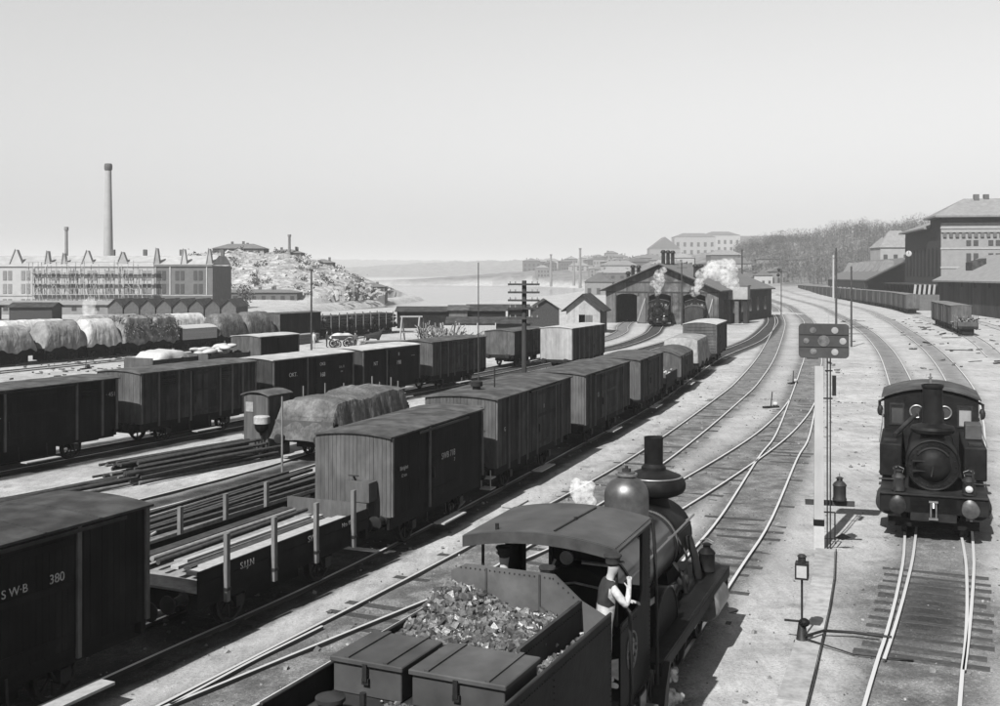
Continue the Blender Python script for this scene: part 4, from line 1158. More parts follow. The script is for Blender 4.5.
for y0, y1, nm in ((0.2,1.16,'a'),(-1.1,0.1,'b')):
    tb = MB().box(-12.3,-11.38,y0+0.02,y1-0.02,2.505,2.86).build('tool_box', BOX, tender, bevel=0.012)
    MB().prism([(-12.34,2.864),(-11.34,2.864),(-11.34,2.93),(-12.34,2.93)], y0-0.01, y1+0.01, 'y').build('lid', BOX, tb, bevel=0.012)
    for yy in (y0+0.22, y1-0.22): MB().box(-12.33,-11.35,yy-0.03,yy+0.03,2.931,2.952).build('lid_batten', BOX, tb)
    ym = (y0+y1)/2
    MB().box(-12.36,-12.345,ym-0.03,ym+0.03,2.7,2.9).box(-12.345,-12.31,ym-0.045,ym+0.045,2.66,2.73).build('hasp', IRON2, tb)
# fittings on the rear deck
fl_ = MB()
fl_.lathe([(0.14,0),(0.14,0.18),(0.17,0.19),(0.17,0.23),(0.05,0.26)], (-12.95,0.75,2.5), (0,0,1), 16).cyl((-12.85,0.3,2.58),(-12.75,-0.05,2.58),0.07,n=10).cyl((-13.0,0.4,2.56),(-13.1,0.0,2.58),0.09,n=10)
fl_.cyl((-12.75,0.45,2.5),(-12.75,0.45,2.75),0.04,n=8)
fl_.build('water_fittings', IRON2, tender, smooth=40)
# coal
co = MB(); r = random.Random(5)
def coal_h(x, y):
    return 2.67 + 0.16*math.sin((x+11.3)*1.5)*max(0, 1-((y-0.15)/1.0)**2) + 0.4*math.exp(-((x+9.75)/0.55)**2-((y-0.85)/0.5)**2) + 0.05*math.sin(7*x)*math.sin(6*y)
g_ = []
for i in range(20):
    x = -11.33 + 2.12*i/19
    g_.append([(x, -0.78+1.95*j/19, coal_h(x, -0.78+1.95*j/19)-0.06) for j in range(20)])
co.sheet(g_)
def lump(mb, p, s, r):
    rot = Quaternion((r.uniform(-1,1), r.uniform(-1,1), r.uniform(-1,1), r.uniform(-1,1))).normalized()
    vs = []
    for v in ((-1,-1,-1),(1,-1,-1),(1,1,-1),(-1,1,-1),(-1,-1,1),(1,-1,1),(1,1,1),(-1,1,1)):
        q = Vector([c_*s*r.uniform(0.55,1.1) for c_ in v]); q.rotate(rot); vs.append(Vector(p)+q)
    mb.add(vs, [(3,2,1,0),(4,5,6,7),(0,1,5,4),(1,2,6,5),(2,3,7,6),(3,0,4,7)])
for k in range(6500):
    x = r.uniform(-11.33,-9.24); y_ = r.uniform(-0.77,1.16)
    s_ = min(0.058, 0.0125*r.paretovariate(2.0))
    lump(co, (x, y_, coal_h(x,y_) - 0.02 + r.uniform(0,0.04)), s_, r)
for s in (-1,):
    for k in range(420):
        x = r.uniform(-12.3,-9.3)
        lump(co, (x, s*r.uniform(0.86,1.14), 2.515+r.uniform(0,0.04)+0.06*max(0,math.sin(x*2.2))), r.uniform(0.01,0.035), r)
for k in range(60): lump(co, (r.uniform(-12.5,-12.36), 0.15+r.gauss(0,.12), 2.52), r.uniform(0.01,0.03), r)
co.build('coal', COALM, tender, kind='stuff')

def rivets(name, parent, lines, m_, r_=0.012, step=0.075):
    mb = MB()
    for a, b in lines:
        a = Vector(a); b = Vector(b); n = max(1, int((b-a).length/step))
        for k in range(n+1):
            p = a+(b-a)*k/n; mb.ball(p, r_, 1.0, 6, 4)
    return mb.build(name, m_, parent, kind='stuff')
rivets('rivets', tender, [((-13.5,-1.218,2.7),(-9.15,-1.218,2.7)),((-13.5,-1.218,1.25),(-9.15,-1.218,1.25)),((-9.15,-1.218,1.25),(-9.15,-1.218,2.7)),((-11.2,-1.218,1.25),(-11.2,-1.218,2.7)),((-11.25,-0.82,2.86),(-9.25,-0.82,2.86)),((-9.205,-0.7,3.0),(-9.205,-0.4,3.22)),((-9.205,-0.35,3.22),(-9.205,1.1,3.22))], IRON2)
rivets('rivets', loco, [((-8.3,-1.118,2.28),(-7.5,-1.118,2.28)),((-8.3,-1.118,1.12),(-6.65,-1.118,1.12)),((-6.66,-1.118,1.2),(-6.66,-1.118,3.4)),((-8.6,-1.12,3.56),(-6.5,-1.12,3.56))], IRON2)
rivets('rivets', loco, [((-1.36,0.7*math.cos(a),2.12+0.7*math.sin(a)),(-2.36,0.7*math.cos(a),2.12+0.7*math.sin(a))) for a in (0.3,-0.35,2.8)], IRON2, 0.013, 0.09)

# ------------------------------------------------------------------ tank locomotive, facing the camera
def tank_engine(name, label, loc, rz, small=False):
    t = thing(name, label, 'locomotive', loc, rz, 'steam locomotives')
    MB().box(-8.4,-0.5,-0.6,0.6,0.5,1.15).build('frame', IRON2, t)
    MB().box(-0.62,-0.5,-1.42,1.42,0.72,1.2).build('buffer_beam', IRON, t, bevel=0.012)
    MB().box(-8.5,-0.45,-1.42,1.42,1.203,1.25).build('running_board', IRON2, t, bevel=0.008)
    for s in (-1, 1):
        b = MB()
        b.lathe([(0.2,0),(0.2,0.03),(0.14,0.06),(0.13,0.26)], (-0.5,s*0.94,0.98), (1,0,0), 18)
        b.lathe([(0.07,0.24),(0.07,0.4),(0.225,0.43),(0.23,0.46),(0.17,0.49),(0.001,0.51)], (-0.5,s*0.94,0.98), (1,0,0), 24, False)
        b.build('buffer', mat('buffer_steel', 0.06 if s > 0 else 0.02, 0.4, 0.4, 6, metal=0.4), t, smooth=40)
        MB().box(-5.5,-2.0,min(s*0.84,s*1.46),max(s*0.84,s*1.46),1.45,2.4).build('side_tank', IRON, t, bevel=0.03)
        MB().box(-2.9,-2.4,min(s*1.0,s*1.36),max(s*1.0,s*1.36),2.403,2.45).build('tank_lid', IRON2, t)
        MB().tube([(-5.45,s*1.45,3.0),(-5.4,s*1.47,2.6),(-2.05,s*1.47,2.44)], 0.018).build('tank_rail', STEEL, t)
        MB().lathe([(0.001,-2.5),(0.33,-2.5),(0.36,-2.46),(0.36,-1.5),(0.33,-1.44),(0.001,-1.43)], (0,s*1.2,0.78), (1,0,0), 24, False).build('cylinder', IRON2, t, smooth=40)
        for x in (-2.9,-4.6,-6.3): place(t, spoked(0.6,10).build('driving_wheel', IRON2, t, smooth=40), x, s*0.72, 0.6, 0 if s > 0 else math.pi)
        place(t, spoked(0.42,10).build('leading_wheel', IRON2, t, smooth=40), -1.3, s*0.72, 0.42, 0 if s > 0 else math.pi)
        MB().beam((-2.9,s*1.0,0.55),(-6.3,s*1.0,0.55),0.05,0.1).beam((-2.4,s*1.18,0.78),(-4.6,s*1.1,0.55),0.05,0.1).build('coupling_rod', STEEL, t)
        st = MB().box(-6.6,-6.2,s*1.45-0.15,s*1.45+0.1,0.4,0.43).box(-6.6,-6.2,s*1.45-0.15,s*1.45+0.1,0.8,0.83).beam((-6.4,s*1.4,0.4),(-6.4,s*1.4,1.2),0.34,0.02,(0,1,0))
        st.build('step', IRON2, t)
        MB().box(-8.4,-5.56,min(s*1.4,s*1.42),max(s*1.4,s*1.42),1.25,2.4).build('cab_side', IRON, t)
        sc_ = MB().tube([(-5.7,s*1.42,2.75),(-5.75,s*1.56,2.9),(-5.75,s*1.56,3.25),(-5.7,s*1.42,3.32)], 0.05, 8).ball((-5.75,s*1.54,2.95), 0.1, 1.8)
        sc_.build('side_lamp', IRON2, t, smooth=50)
        lamp = lantern(t, -0.75, s*0.92, 1.25, IRON2, 0.19, 0.62, lens=0.1 if s > 0 else None)
        MB().tube([(-0.62,s*1.02,1.25),(-0.62,s*1.02,1.98),(-0.62,s*0.9,1.98)], 0.03).tube([(-0.62,s*0.8,1.62),(-0.62,s*1.45,1.6)], 0.022).build('lamp_bracket', IRON2, t)
    sm = MB().lathe([(0.74,-2.6),(0.74,-1.12),(0.73,-1.08),(0.7,-1.06),(0.68,-1.07),(0.66,-1.09)], (0,0,1.98), (1,0,0), 44, False).build('smokebox', IRON, t, smooth=30)
    MB().lathe([(0.001,-0.86),(0.2,-0.88),(0.36,-0.94),(0.44,-1.02),(0.47,-1.06),(0.5,-1.06),(0.5,-1.09),(0.67,-1.09)], (0,0,1.98), (1,0,0), 40, False).build('smokebox_door', IRON, sm, smooth=40)
    rg = MB()
    for k in range(24):
        a = 2*math.pi*k/24; rg.ball((-1.065,0.6*math.cos(a),1.98+0.6*math.sin(a)), 0.018, 1, 6, 4)
    rg.tube([(-1.05,0.5*math.cos(a),1.98+0.5*math.sin(a)) for a in [math.pi*(0.2+0.6*k/12) for k in range(13)]], 0.03)
    rg.box(-1.0,-0.9,-0.55,-0.1,2.1,2.13).box(-1.0,-0.9,-0.55,-0.1,1.82,1.85).tube([(-0.86,0,1.98),(-0.84,-0.05,1.7)],0.02)
    rg.build('door_fittings', IRON2, sm, smooth=40, kind='stuff')
    MB().lathe([(0.001,-2.6),(0.68,-2.601),(0.68,-5.55),(0.001,-5.55)], (0,0,1.98), (1,0,0), 40, False).build('boiler', IRON, t, smooth=30)
    chm = MB().lathe([(0.36,2.62),(0.33,2.75),(0.45,2.78),(0.58,2.84),(0.615,2.93),(0.58,3.01),(0.4,3.06),(0.3,3.1),(0.285,3.2),(0.275,4.12),(0.3,4.13),(0.31,4.18),(0.3,4.22),(0.26,4.22),(0.25,4.1),(0.25,3.3)], (-1.85,0,0), (0,0,1), 36, False).build('chimney', IRON, t, smooth=30)
    MB().lathe([(0.4,2.5),(0.36,2.7),(0.36,3.2),(0.3,3.35),(0.15,3.42),(0.001,3.43)], (-3.5,0,0), (0,0,1), 30, False).build('steam_dome', IRON, t, smooth=35)
    # cab front with four openings
    XF = -5.52
    cf = MB()
    def pan(y0,y1,z0,z1): cf.box(XF-0.03,XF,y0,y1,z0,z1)
    pan(-1.42,1.42,1.25,2.55)
    arcz = lambda q: 3.42+0.34*(1-(q/1.5)**2)
    ys = [-1.42,-1.22,-0.82,0.82,1.22,1.42]
    for a, b_ in ((ys[0],ys[1]),(ys[2],ys[3]),(ys[4],ys[5])): pan(a,b_,2.551,3.3)
    for a, b_ in ((ys[1],ys[2]),(ys[3],ys[4])): pan(a,b_,3.2,3.3)
    prof = [(-1.42,3.301),(1.42,3.301)] + [(1.42-2.84*k/12, arcz(1.42-2.84*k/12)-0.03) for k in range(13)]
    cf.prism(prof, XF-0.03, XF)
    cf = cf.build('cab_front', IRON, t)
    for s in (-1, 1):
        fr_ = MB()
        for a, b_, c_, d_ in ((0.79,0.84,2.52,3.23),(1.2,1.25,2.52,3.23),(0.84,1.2,2.52,2.57),(0.84,1.2,3.18,3.23)):
            fr_.box(XF+0.003,XF+0.03,min(s*a,s*b_),max(s*a,s*b_),c_,d_)
        fr_.build('window_frame', IRON2, cf)
        MB().tube([(XF+0.02,s*0.42+0.2*math.cos(a),2.98+0.2*math.sin(a)) for a in [2*math.pi*k/24 for k in range(25)]], 0.03, 8).build('porthole_rim', STEEL, cf, smooth=50)
        MB().lathe([(0.001,0),(0.19,0)], (XF+0.01,s*0.42,2.98), (1,0,0), 20, False).build('porthole_glass', GLASSDARK, cf)
        MB().box(XF-0.09,XF-0.08,min(s*0.83,s*1.21),max(s*0.83,s*1.21),2.56,3.2).build('window_pane', GLASSPALE if s > 0 else GLASSDARK, cf)
    rp = arc_roof(2.84, 3.44, 3.78, 0.08, 0.05, 14)
    rf = MB().prism(rp, -8.5,-5.42).build('cab_roof', ROOFFELT, t, smooth=35)
    MB().cyl((-5.9,0,3.78),(-5.9,0,4.05),0.04,n=8).box(-5.95,-5.85,-0.07,0.07,4.05,4.09).cyl((-5.9,0,4.09),(-5.9,0,4.2),0.025,n=6).build('whistle', STEEL, rf)
    MB().box(-8.45,-8.42,-1.42,1.42,1.25,3.4).build('cab_back', IRON, t)
    MB().box(-4.6,-3.7,0.95,1.42,2.403,2.85).build('tool_box', BOX, t, bevel=0.02)
    MB().tube([(-4.9,-0.45,2.95),(-4.2,-0.75,2.72),(-3.2,-1.05,2.5)], 0.07, 10).build('injector_pipe', IRON2, t, smooth=50)
    hk = MB().tube([(-0.49,0,1.0),(-0.3,0,1.02),(-0.25,0,0.92)], 0.04, 8)
    for s in (-1,1): hk.tube([(-0.42,s*0.07,1.1),(-0.36,s*0.07,0.6)], 0.022)
    hk.box(-0.42,-0.36,-0.12,0.12,1.05,1.1).box(-0.42,-0.33,-0.12,0.12,0.58,0.63)
    hk.build('screw_coupling', STEEL, t)
    MB().box(-0.9,-0.84,-1.2,1.2,0.25,0.5).build('rail_guard', IRON, t)
    return t
p_, d_ = TR['D'].at(TR['D'].s_of_y(29.75))
tank_engine('steam_locomotive', 'black tank locomotive with tall chimney facing the camera', (p_.x, p_.y, RT), math.atan2(-d_.y, -d_.x))
# ------------------------------------------------------------------ trackside things
# seven-lamp signal board on its white post
bx_, by_ = 8.76, 29.67
sig = thing('signal_post', 'white post with a dark rounded signal board of round lamps', 'signal', (bx_, by_, 0), math.radians(-14))
MB().prism([(-0.14,-0.11),(0.14,-0.11),(0.14,0.11),(-0.14,0.11)], -0.3, 0.62, 'z').build('post_foot', WHITE, sig)
MB().box(-0.142,0.142,-0.112,0.112,0.63,0.8).build('post_band', IRON, sig)
ps = MB()
ps.add([(-0.13,-0.1,0.801),(0.13,-0.1,0.801),(0.13,0.1,0.801),(-0.13,0.1,0.801),(-0.11,-0.09,5.0),(0.11,-0.09,5.0),(0.11,0.09,5.0),(-0.11,0.09,5.0)],
       [(3,2,1,0),(4,5,6,7),(0,1,5,4),(1,2,6,5),(2,3,7,6),(3,0,4,7)])
ps.build('post', mat('post_paint', 0.21, 0.75, 0.12, 3, 0.1, streak=5, dirt=0.15), sig)
SB = mat('signal_board', 0.03, 0.6, 0.2, 3, 0.05, dirt=0.3)
pr = []
for cx_, cz_, a0 in ((0.55,0.36,0),(-0.55,0.36,90),(-0.55,-0.36,180),(0.55,-0.36,270)):
    for k in range(6):
        a = math.radians(a0+k*18); pr.append((0.12+cx_+0.11*math.cos(a), 5.7+cz_+0.11*math.sin(a)))
bd = MB().prism(pr, -0.16,-0.13,'y').build('signal_board', SB, sig)
for dz in (0.165,-0.165): MB().box(-0.53,0.77,-0.166,-0.161,5.69+dz,5.705+dz).build('board_joint', IRON, bd)
LENSW = mat('signal_disc', 0.17, 0.5, 0.15, 6)
LENSG = mat('signal_disc_grey', 0.08, 0.5, 0.4, 9)
for k, (lx, lz, r_, m_) in enumerate(((-0.28,0.29,0.07,LENSG),(0.29,0.29,0.075,LENSW),(-0.46,0.0,0.06,LENSG),(0.5,0.0,0.075,LENSW),(-0.27,-0.29,0.07,LENSG),(0.29,-0.3,0.075,LENSW),(0.0,0.0,0.14,LENSG))):
    MB().lathe([(r_+0.015,0),(r_+0.015,0.012),(r_,0.014),(0.001,0.02)], (0.12+lx,-0.161,5.7+lz), (0,-1,0), 18, False).build('lamp_disc', m_, bd)
for x_ in (0.22, 0.3): MB().cyl((x_,-0.04,0.0),(x_,-0.04,5.6),0.018,n=8).build('signal_rod', IRON2, sig)
MB().box(0.16,0.36,-0.06,-0.02,4.86,4.9).box(0.11,0.36,-0.06,-0.02,4.1,4.14).box(0.35,0.45,-0.1,0.02,4.2,4.75).build('rod_bracket', IRON2, sig)
MB().box(-0.36,0.95,0.12,0.16,1.15,1.3).build('cross_arm', TIMBERDARK, sig)
lantern(sig, 0.55, 0.1, 1.3, IRON2, 0.19, 0.66)
MB().cyl((0.22,-0.02,0.0),(0.22,-0.02,1.0),0.015,n=6).cyl((0.42,-0.02,0.25),(0.42,-0.02,1.0),0.02,n=6).box(0.1,0.42,-0.03,0.0,0.98,1.02).box(0.1,0.42,-0.03,0.0,0.26,0.29).build('ladder_irons', IRON2, sig)
MB().prism([(0.42,0.32),(0.62,0.45),(0.85,0.34),(0.62,0.26)], -0.05,-0.02,'y').build('pointer', IRON, sig)

# switch lantern with weight
lx_, ly_ = 6.17, 22.07
sl = thing('switch_lantern', 'switch lantern with white pane on a thin post with weight', 'lantern', (lx_, ly_, 0), math.radians(-20))
MB().lathe([(0.17,0),(0.12,0.05),(0.07,0.42),(0.03,0.46)], (0,0,0), (0,0,1), 12).build('foot', IRON2, sl, smooth=40)
MB().cyl((0,0,0.4),(0,0,1.3),0.022,n=8).build('stem', IRON2, sl)
lb = MB()
lb.box(-0.13,0.13,-0.13,0.13,1.3,1.33).box(-0.13,0.13,-0.13,0.13,1.6,1.63).lathe([(0.08,1.63),(0.08,1.74),(0.1,1.75),(0.06,1.79)], (0,0,0), (0,0,1), 12)
for sx in (-1,1):
    for sy in (-1,1): lb.box(min(sx*.105,sx*.13),max(sx*.105,sx*.13),min(sy*.105,sy*.13),max(sy*.105,sy*.13),1.33,1.6)
lb = lb.build('lamp_house', IRON2, sl)
MB().box(-0.1,0.1,-0.11,0.11,1.335,1.595).build('pane', WHITE, lb)
MB().ball((0.05,-0.05,0.42), 0.11, 0.8).build('weight', IRON, sl, smooth=60)
MB().beam((-0.35,0.05,0.4),(0.1,0,0.42),0.03,0.04).build('lever', IRON2, sl)
rod = MB().tube([(6.2,21.95,0.16),(6.7,22.35,0.14),(7.3,22.3,0.12),(8.0,22.05,0.1)], 0.03, 8).tube([(6.2,22.0,0.1),(6.95,21.2,0.05),(8.0,20.9,0.05)], 0.018)
tag(rod.build('point_rod', IRON2, smooth=50), 'thin iron point rod running from the switch lantern to the rails', 'rod')
# board channel on the ground from the signal to the foot of the picture
ch_pts = [(8.95,29.3),(8.3,26.3),(7.6,23.9),(6.75,22.6),(5.9,20.6),(5.25,19.0),(4.4,17.0)]
ch_pts = [(8.85,29.4),(7.95,26.6),(7.1,24.2),(6.35,22.2),(5.75,20.6),(5.1,18.9),(4.4,17.1)]
for k, (a, b) in enumerate(zip(ch_pts, ch_pts[1:])):
    mb = MB(); mb.beam((a[0],a[1],0.03),(b[0],b[1],0.03),0.5,0.045)
    o = mb.build('cover_board', mat('channel_board%d' % k, 0.17+0.02*(k%3), 0.9, 0.3, 4, 0.3))
    tag(o, ['cover board of the wooden channel at the foot of the signal post', 'second cover board of the channel from the signal post', 'cover board of the channel midway to the switch lantern', 'cover board of the channel beside the switch lantern', 'cover board of the channel just below the switch lantern', 'lowest cover board of the channel at the picture foot'][k], 'board', 'cover boards of the wire channel')
    e = MB().beam((a[0]+0.27,a[1]-0.1,0.035),(b[0]+0.27,b[1]-0.1,0.035),0.03,0.07).build('channel_edge', IRON2, o)

# booth and drum post
bo_ = thing('booth', 'tall narrow wooden booth with felt roof before the left train', 'booth', (-9.75, 45.2, 0), math.radians(64))
HB = mat('booth_boards', 0.05, 0.85, 0.25, 4, 0.15, island=0.15, streak=4)
for s in (-1, 1):
    mb = MB(); boards_y(mb, -0.62, 0.62, s*0.7, 0.02, lambda q: 2.55, 0.155, 0.03, s); mb.build('end_wall', HB, bo_, kind='stuff')
    mb = MB(); boards_x(mb, -0.7, 0.7, s*0.6, 0.02, 2.5, 0.155, 0.03, s); mb.build('side_wall', HB, bo_, kind='stuff')
MB().prism(arc_roof(1.3, 2.56, 2.72, 0.08, 0.05, 8), -0.82, 0.82).build('roof', ROOFFELT, bo_, smooth=40)
MB().box(-0.76,-0.735,0.12,0.5,1.85,2.25).build('notice', mat('notice', 0.17, 0.8, 0.2, 5), bo_)
dp = thing('drum_post', 'pale drum with dark bowl on a thin post before the booth', 'post', (-9.75, 44.2, 0))
MB().lathe([(0.31,1.42),(0.33,1.43),(0.33,1.7),(0.28,1.74),(0.001,1.75)], (0,0,0), (0,0,1), 20, False).build('drum', mat('drum_zinc', 0.22, 0.6, 0.3, 5), dp, smooth=40)
MB().lathe([(0.3,1.42),(0.29,1.25),(0.2,1.1),(0.06,1.02),(0.001,1.02)], (0,0,0), (0,0,1), 20, False).build('bowl', IRON, dp, smooth=40)
MB().cyl((0,0,0),(0,0,0.55),0.09,n=10).cyl((0,0,0.55),(0,0,1.05),0.04,n=8).build('stem', IRON2, dp)

# piles of poles and rails
def pile(p0, p1, n, spread, layers, seed, labels, grp, m_, name='pole', r0=0.06, kinds='pole'):
    r = random.Random(seed)
    a = Vector((p0[0], p0[1], 0)); b = Vector((p1[0], p1[1], 0)); d = (b-a).normalized(); nn = Vector((d.y,-d.x,0)); L = (b-a).length
    for k in range(n):
        lay = k % layers; off = r.uniform(-spread, spread)
        z = 0.07 + lay*0.13
        s0 = r.uniform(-.5,.5); s1 = r.uniform(-.6,.6)
        tw = r.uniform(-.25,.25)
        q0 = a + d*s0 + nn*(off-tw); q1 = b + d*s1 + nn*(off+tw)
        mb = MB(); rr = r0*r.uniform(.7,1.3)
        ctr = (q0+q1)/2
        if kinds == 'pole': mb.cyl(q0-ctr+Vector((0,0,z)), q1-ctr+Vector((0,0,z+r.uniform(-.02,.04))), rr, rr*0.8, 8)
        else: mb.beam(q0-ctr+Vector((0,0,z)), q1-ctr+Vector((0,0,z+r.uniform(-.02,.02))), rr*2.2, rr*1.6)
        o = mb.build(name, m_[k % len(m_)], smooth=50 if kinds == 'pole' else None)
        o.location = ctr
        tag(o, labels, 'pole' if kinds == 'pole' else 'rail', grp)
PM = [TIMBERDARK, mat('old_rail', 0.03, 0.7, 0.4, 5), mat('dull_pole', 0.09, 0.85, 0.4, 5), TIMBERDARK]
pile((-13.6,38.9), (-10.0,44.6), 46, 0.95, 6, 1, 'long dark pole in the heap before the left train', 'poles heaped beside the booth', PM)
pile((-17.6,32.6), (-13.3,39.2), 14, 0.6, 2, 2, 'long thin pole in the low row behind the 380 van', 'poles laid along the left siding', PM)
pile((-10.6,28.6), (-6.3,38.4), 38, 1.15, 4, 3, 'old rail in the stack between flat wagon and siding', 'old rails beside the flat wagon', PM, 'old_rail', 0.055, 'rail')
pile((-9.0,31.5), (-7.0,36.0), 9, 0.8, 2, 9, 'short broken timber lying across the old rails', 'broken timbers on the old rails', [TIMBER, STAKE, TIMBERDARK], 'broken_timber', 0.07, 'rail')
stake_lab = ['tall thin stake at the near end of the dark tarpaulin wagon', 'thin stake standing closest to the booth roof', 'thin stake left of the middle behind the dark tarpaulin', 'thin stake at the middle behind the dark tarpaulin', 'left of two close stakes behind the dark tarpaulin', 'right of two close stakes behind the dark tarpaulin', 'left stake of the pair with white rungs', 'right stake of the pair with white rungs']
for k, (x_, y_, h) in enumerate(((-8.25,40.9,2.9),(-10.2,56,1.75),(-9.07,56,1.9),(-8.1,56,1.9),(-6.63,56,2.25),(-6.2,55.6,2.0),(-5.65,56,2.2),(-5.25,55.6,2.05))):
    o = MB().cyl((0,0,-0.3),(0,0,h),0.045,0.035,8).build('stake', STAKE, smooth=50); o.location = (x_, y_, 0)
    tag(o, stake_lab[k], 'stake', 'thin stakes around the tarpaulin wagon')
tag(MB().beam((-5.9,56.1,1.5),(-4.6,57.2,1.6),0.05,0.05).beam((-5.9,56.1,1.0),(-4.6,57.2,1.1),0.05,0.05).build('rung', TIMBERPALE), 'two pale rungs nailed across the stakes before the black vans', 'rung')

# telegraph pole with five arms
tp = thing('telegraph_pole', 'thick telegraph pole with five pairs of cross arms', 'telegraph pole', (1.1, 49.0, 0), math.radians(-8))
MB().cyl((0,0,-0.3),(0,0,7.25),0.13,0.105,14).build('pole', mat('pole_wood', 0.03, 0.85, 0.35, 5, 0.2, streak=6), tp, smooth=40)
for z in (7.08,6.72,6.36,6.0,5.55):
    a = MB().box(-0.72,0.72,-0.24,-0.16,z-0.05,z+0.04).build('cross_arm', TIMBERDARK, tp)
    for x_ in (-0.62,-0.38,0.38,0.62): MB().cyl((x_,-0.2,z+0.04),(x_,-0.2,z+0.14),0.03,0.025,8).build('insulator', TIMBER, a)
def pole(label, x_, y_, top, r_=0.11, arms=(), m_=None, name='telegraph_pole', cat='pole'):
    t = thing(name, label, cat, (x_, y_, 0), 0.1, 'poles of the yard')
    MB().cyl((0,0,-0.3),(0,0,top),r_,r_*0.75,10).build('pole', m_ or TIMBERDARK, t, smooth=40)
    for z, w_ in arms:
        MB().box(-w_/2,w_/2,-r_-0.06,-r_,z-0.04,z+0.04).build('cross_arm', TIMBERDARK, t)
    return t
pole('thin mast standing beyond the short dark van', -12.4, 71.0, 7.9, 0.07)
pole('thin pole just behind the big telegraph pole arms', -1.2, 60, 8.2, 0.035)
pole('taller dark pole rising behind the signal board', 38.6, 124, 10.6, 0.13)
pole('shorter dark pole right of the signal board', 36.6, 112.5, 8.4, 0.11)
pole('white post with short arm beyond the dark poles', 92, 298, 13.0, 0.3, ((12.2,4.0),), WHITE)
pole('dark pole far beyond the engine shed', 52, 232, 13.0, 0.2)
pole('dark pole with pale board beside the engine shed smoke', 41.5, 240, 10.5, 0.22)
sgp = pole('thin mast with small lamp signal between far tracks', 52.6, 202, 8.7, 0.09, ((8.2,1.2),), IRON2)
MB().ball((-0.5,-0.1,8.5), 0.3).ball((-0.6,-0.1,7.5), 0.32).build('signal_lamp', IRON2, sgp, smooth=60)
pole('bare pole with short arm before the engine shed gable', 27.0, 160.5, 9.4, 0.11, ((9.2,1.6),(8.6,1.6)))
pole('low white topped post beside the right far tracks', 43.5, 143, 2.4, 0.08, (), WHITE)
# point levers and lamps dotted along the tracks
for k, (x_, y_, lab) in enumerate(((27.9,96.5,'small track lamp on the ballast left of the signal board'), (15.3,61.0,'low point lever by the crossover rails'), (20.2,74.5,'low point box with white top beside the track'), (-33.0,86.0,'small point lever on pale ground of the empty siding'))):
    t = thing('point_lever', lab, 'point lever', (x_, y_, 0), 0.4*k, 'point levers')
    MB().box(-0.5,0.5,-0.12,0.12,0,0.1).build('base_plate', IRON2, t)
    MB().cyl((0,0,0.1),(0.1,0,0.9),0.03,n=8).build('lever', IRON2, t)
    MB().ball((0.3,0,0.2),0.16,0.8).build('weight', WHITE if k in (1,2) else IRON2, t, smooth=60)
# boards lying under the vans in the gap light and on the path
for k, (px_, py_, w_, l_) in enumerate(((515,505,0.5,1.2),(455,507,0.4,1.3))):
    x_, y_ = P(px_, py_); o = MB().box(-l_/2,l_/2,-w_/2,w_/2,0,0.05).build('loose_board', TIMBERPALE)
    o.location = (x_, y_, 0.03); o.rotation_euler = (0.02,0.0,HR+0.2*k)
    tag(o, ['pale board lying on the path beside the brake van', 'pale step board lying in the shade of the SWB 718 van'][k], 'board', 'loose boards')
st_ = MB(); r = random.Random(12)
for k in range(3200):
    ln = TR[r.choice(['T1','T2','XO','D','B'])]; p, d = ln.at(r.uniform(5, 90))
    q = p + Vector((d.y,-d.x,0))*r.gauss(0,1.6)
    lump(st_, (q.x,q.y,0.01), min(0.06,0.012*r.paretovariate(2.2)), r)
st_.build('gravel', mat('stones', 0.11, 0.9, 0.5, 5, island=0.6), kind='stuff')

# ------------------------------------------------------------------ people and horse
def grow(name, joints, bones, mats, owner, parent=None, sub=1):
    """one continuous body grown round a skeleton; owner: bone -> material slot"""
    names = list(joints); me = bpy.data.meshes.new(name)
    me.from_pydata([joints[k][0] for k in names], [(names.index(a), names.index(b)) for a, b in bones], [])
    o = bpy.data.objects.new(name, me); COL.objects.link(o)
    sk = o.modifiers.new('skin', 'SKIN'); sk.use_smooth_shade = True
    ss = o.modifiers.new('sub', 'SUBSURF'); ss.levels = sub; ss.render_levels = sub
    for i, k in enumerate(names):
        r_ = joints[k][1]; sv = me.skin_vertices[0].data[i]
        sv.radius = r_ if isinstance(r_, tuple) else (r_, r_); sv.use_root = (i == 0)
    dg = bpy.context.evaluated_depsgraph_get()
    m2 = bpy.data.meshes.new_from_object(o.evaluated_get(dg))
    bpy.data.objects.remove(o)
    for m_ in mats: m2.materials.append(m_)
    segs = [(Vector(joints[a][0]), Vector(joints[b][0]), owner.get((a,b), 0)) for a, b in bones]
    for p in m2.polygons:
        c_ = p.center; best = 1e9
        for a, b, ow_ in segs:
            ab = b-a; t_ = max(0, min(1, (c_-a).dot(ab)/max(1e-9, ab.length_squared)))
            dd = (a+ab*t_-c_).length
            if dd < best: best = dd; p.material_index = ow_
    m2.shade_smooth()
    o2 = bpy.data.objects.new(name, m2); COL.objects.link(o2)
    if parent is not None: o2.parent = parent
    return o2

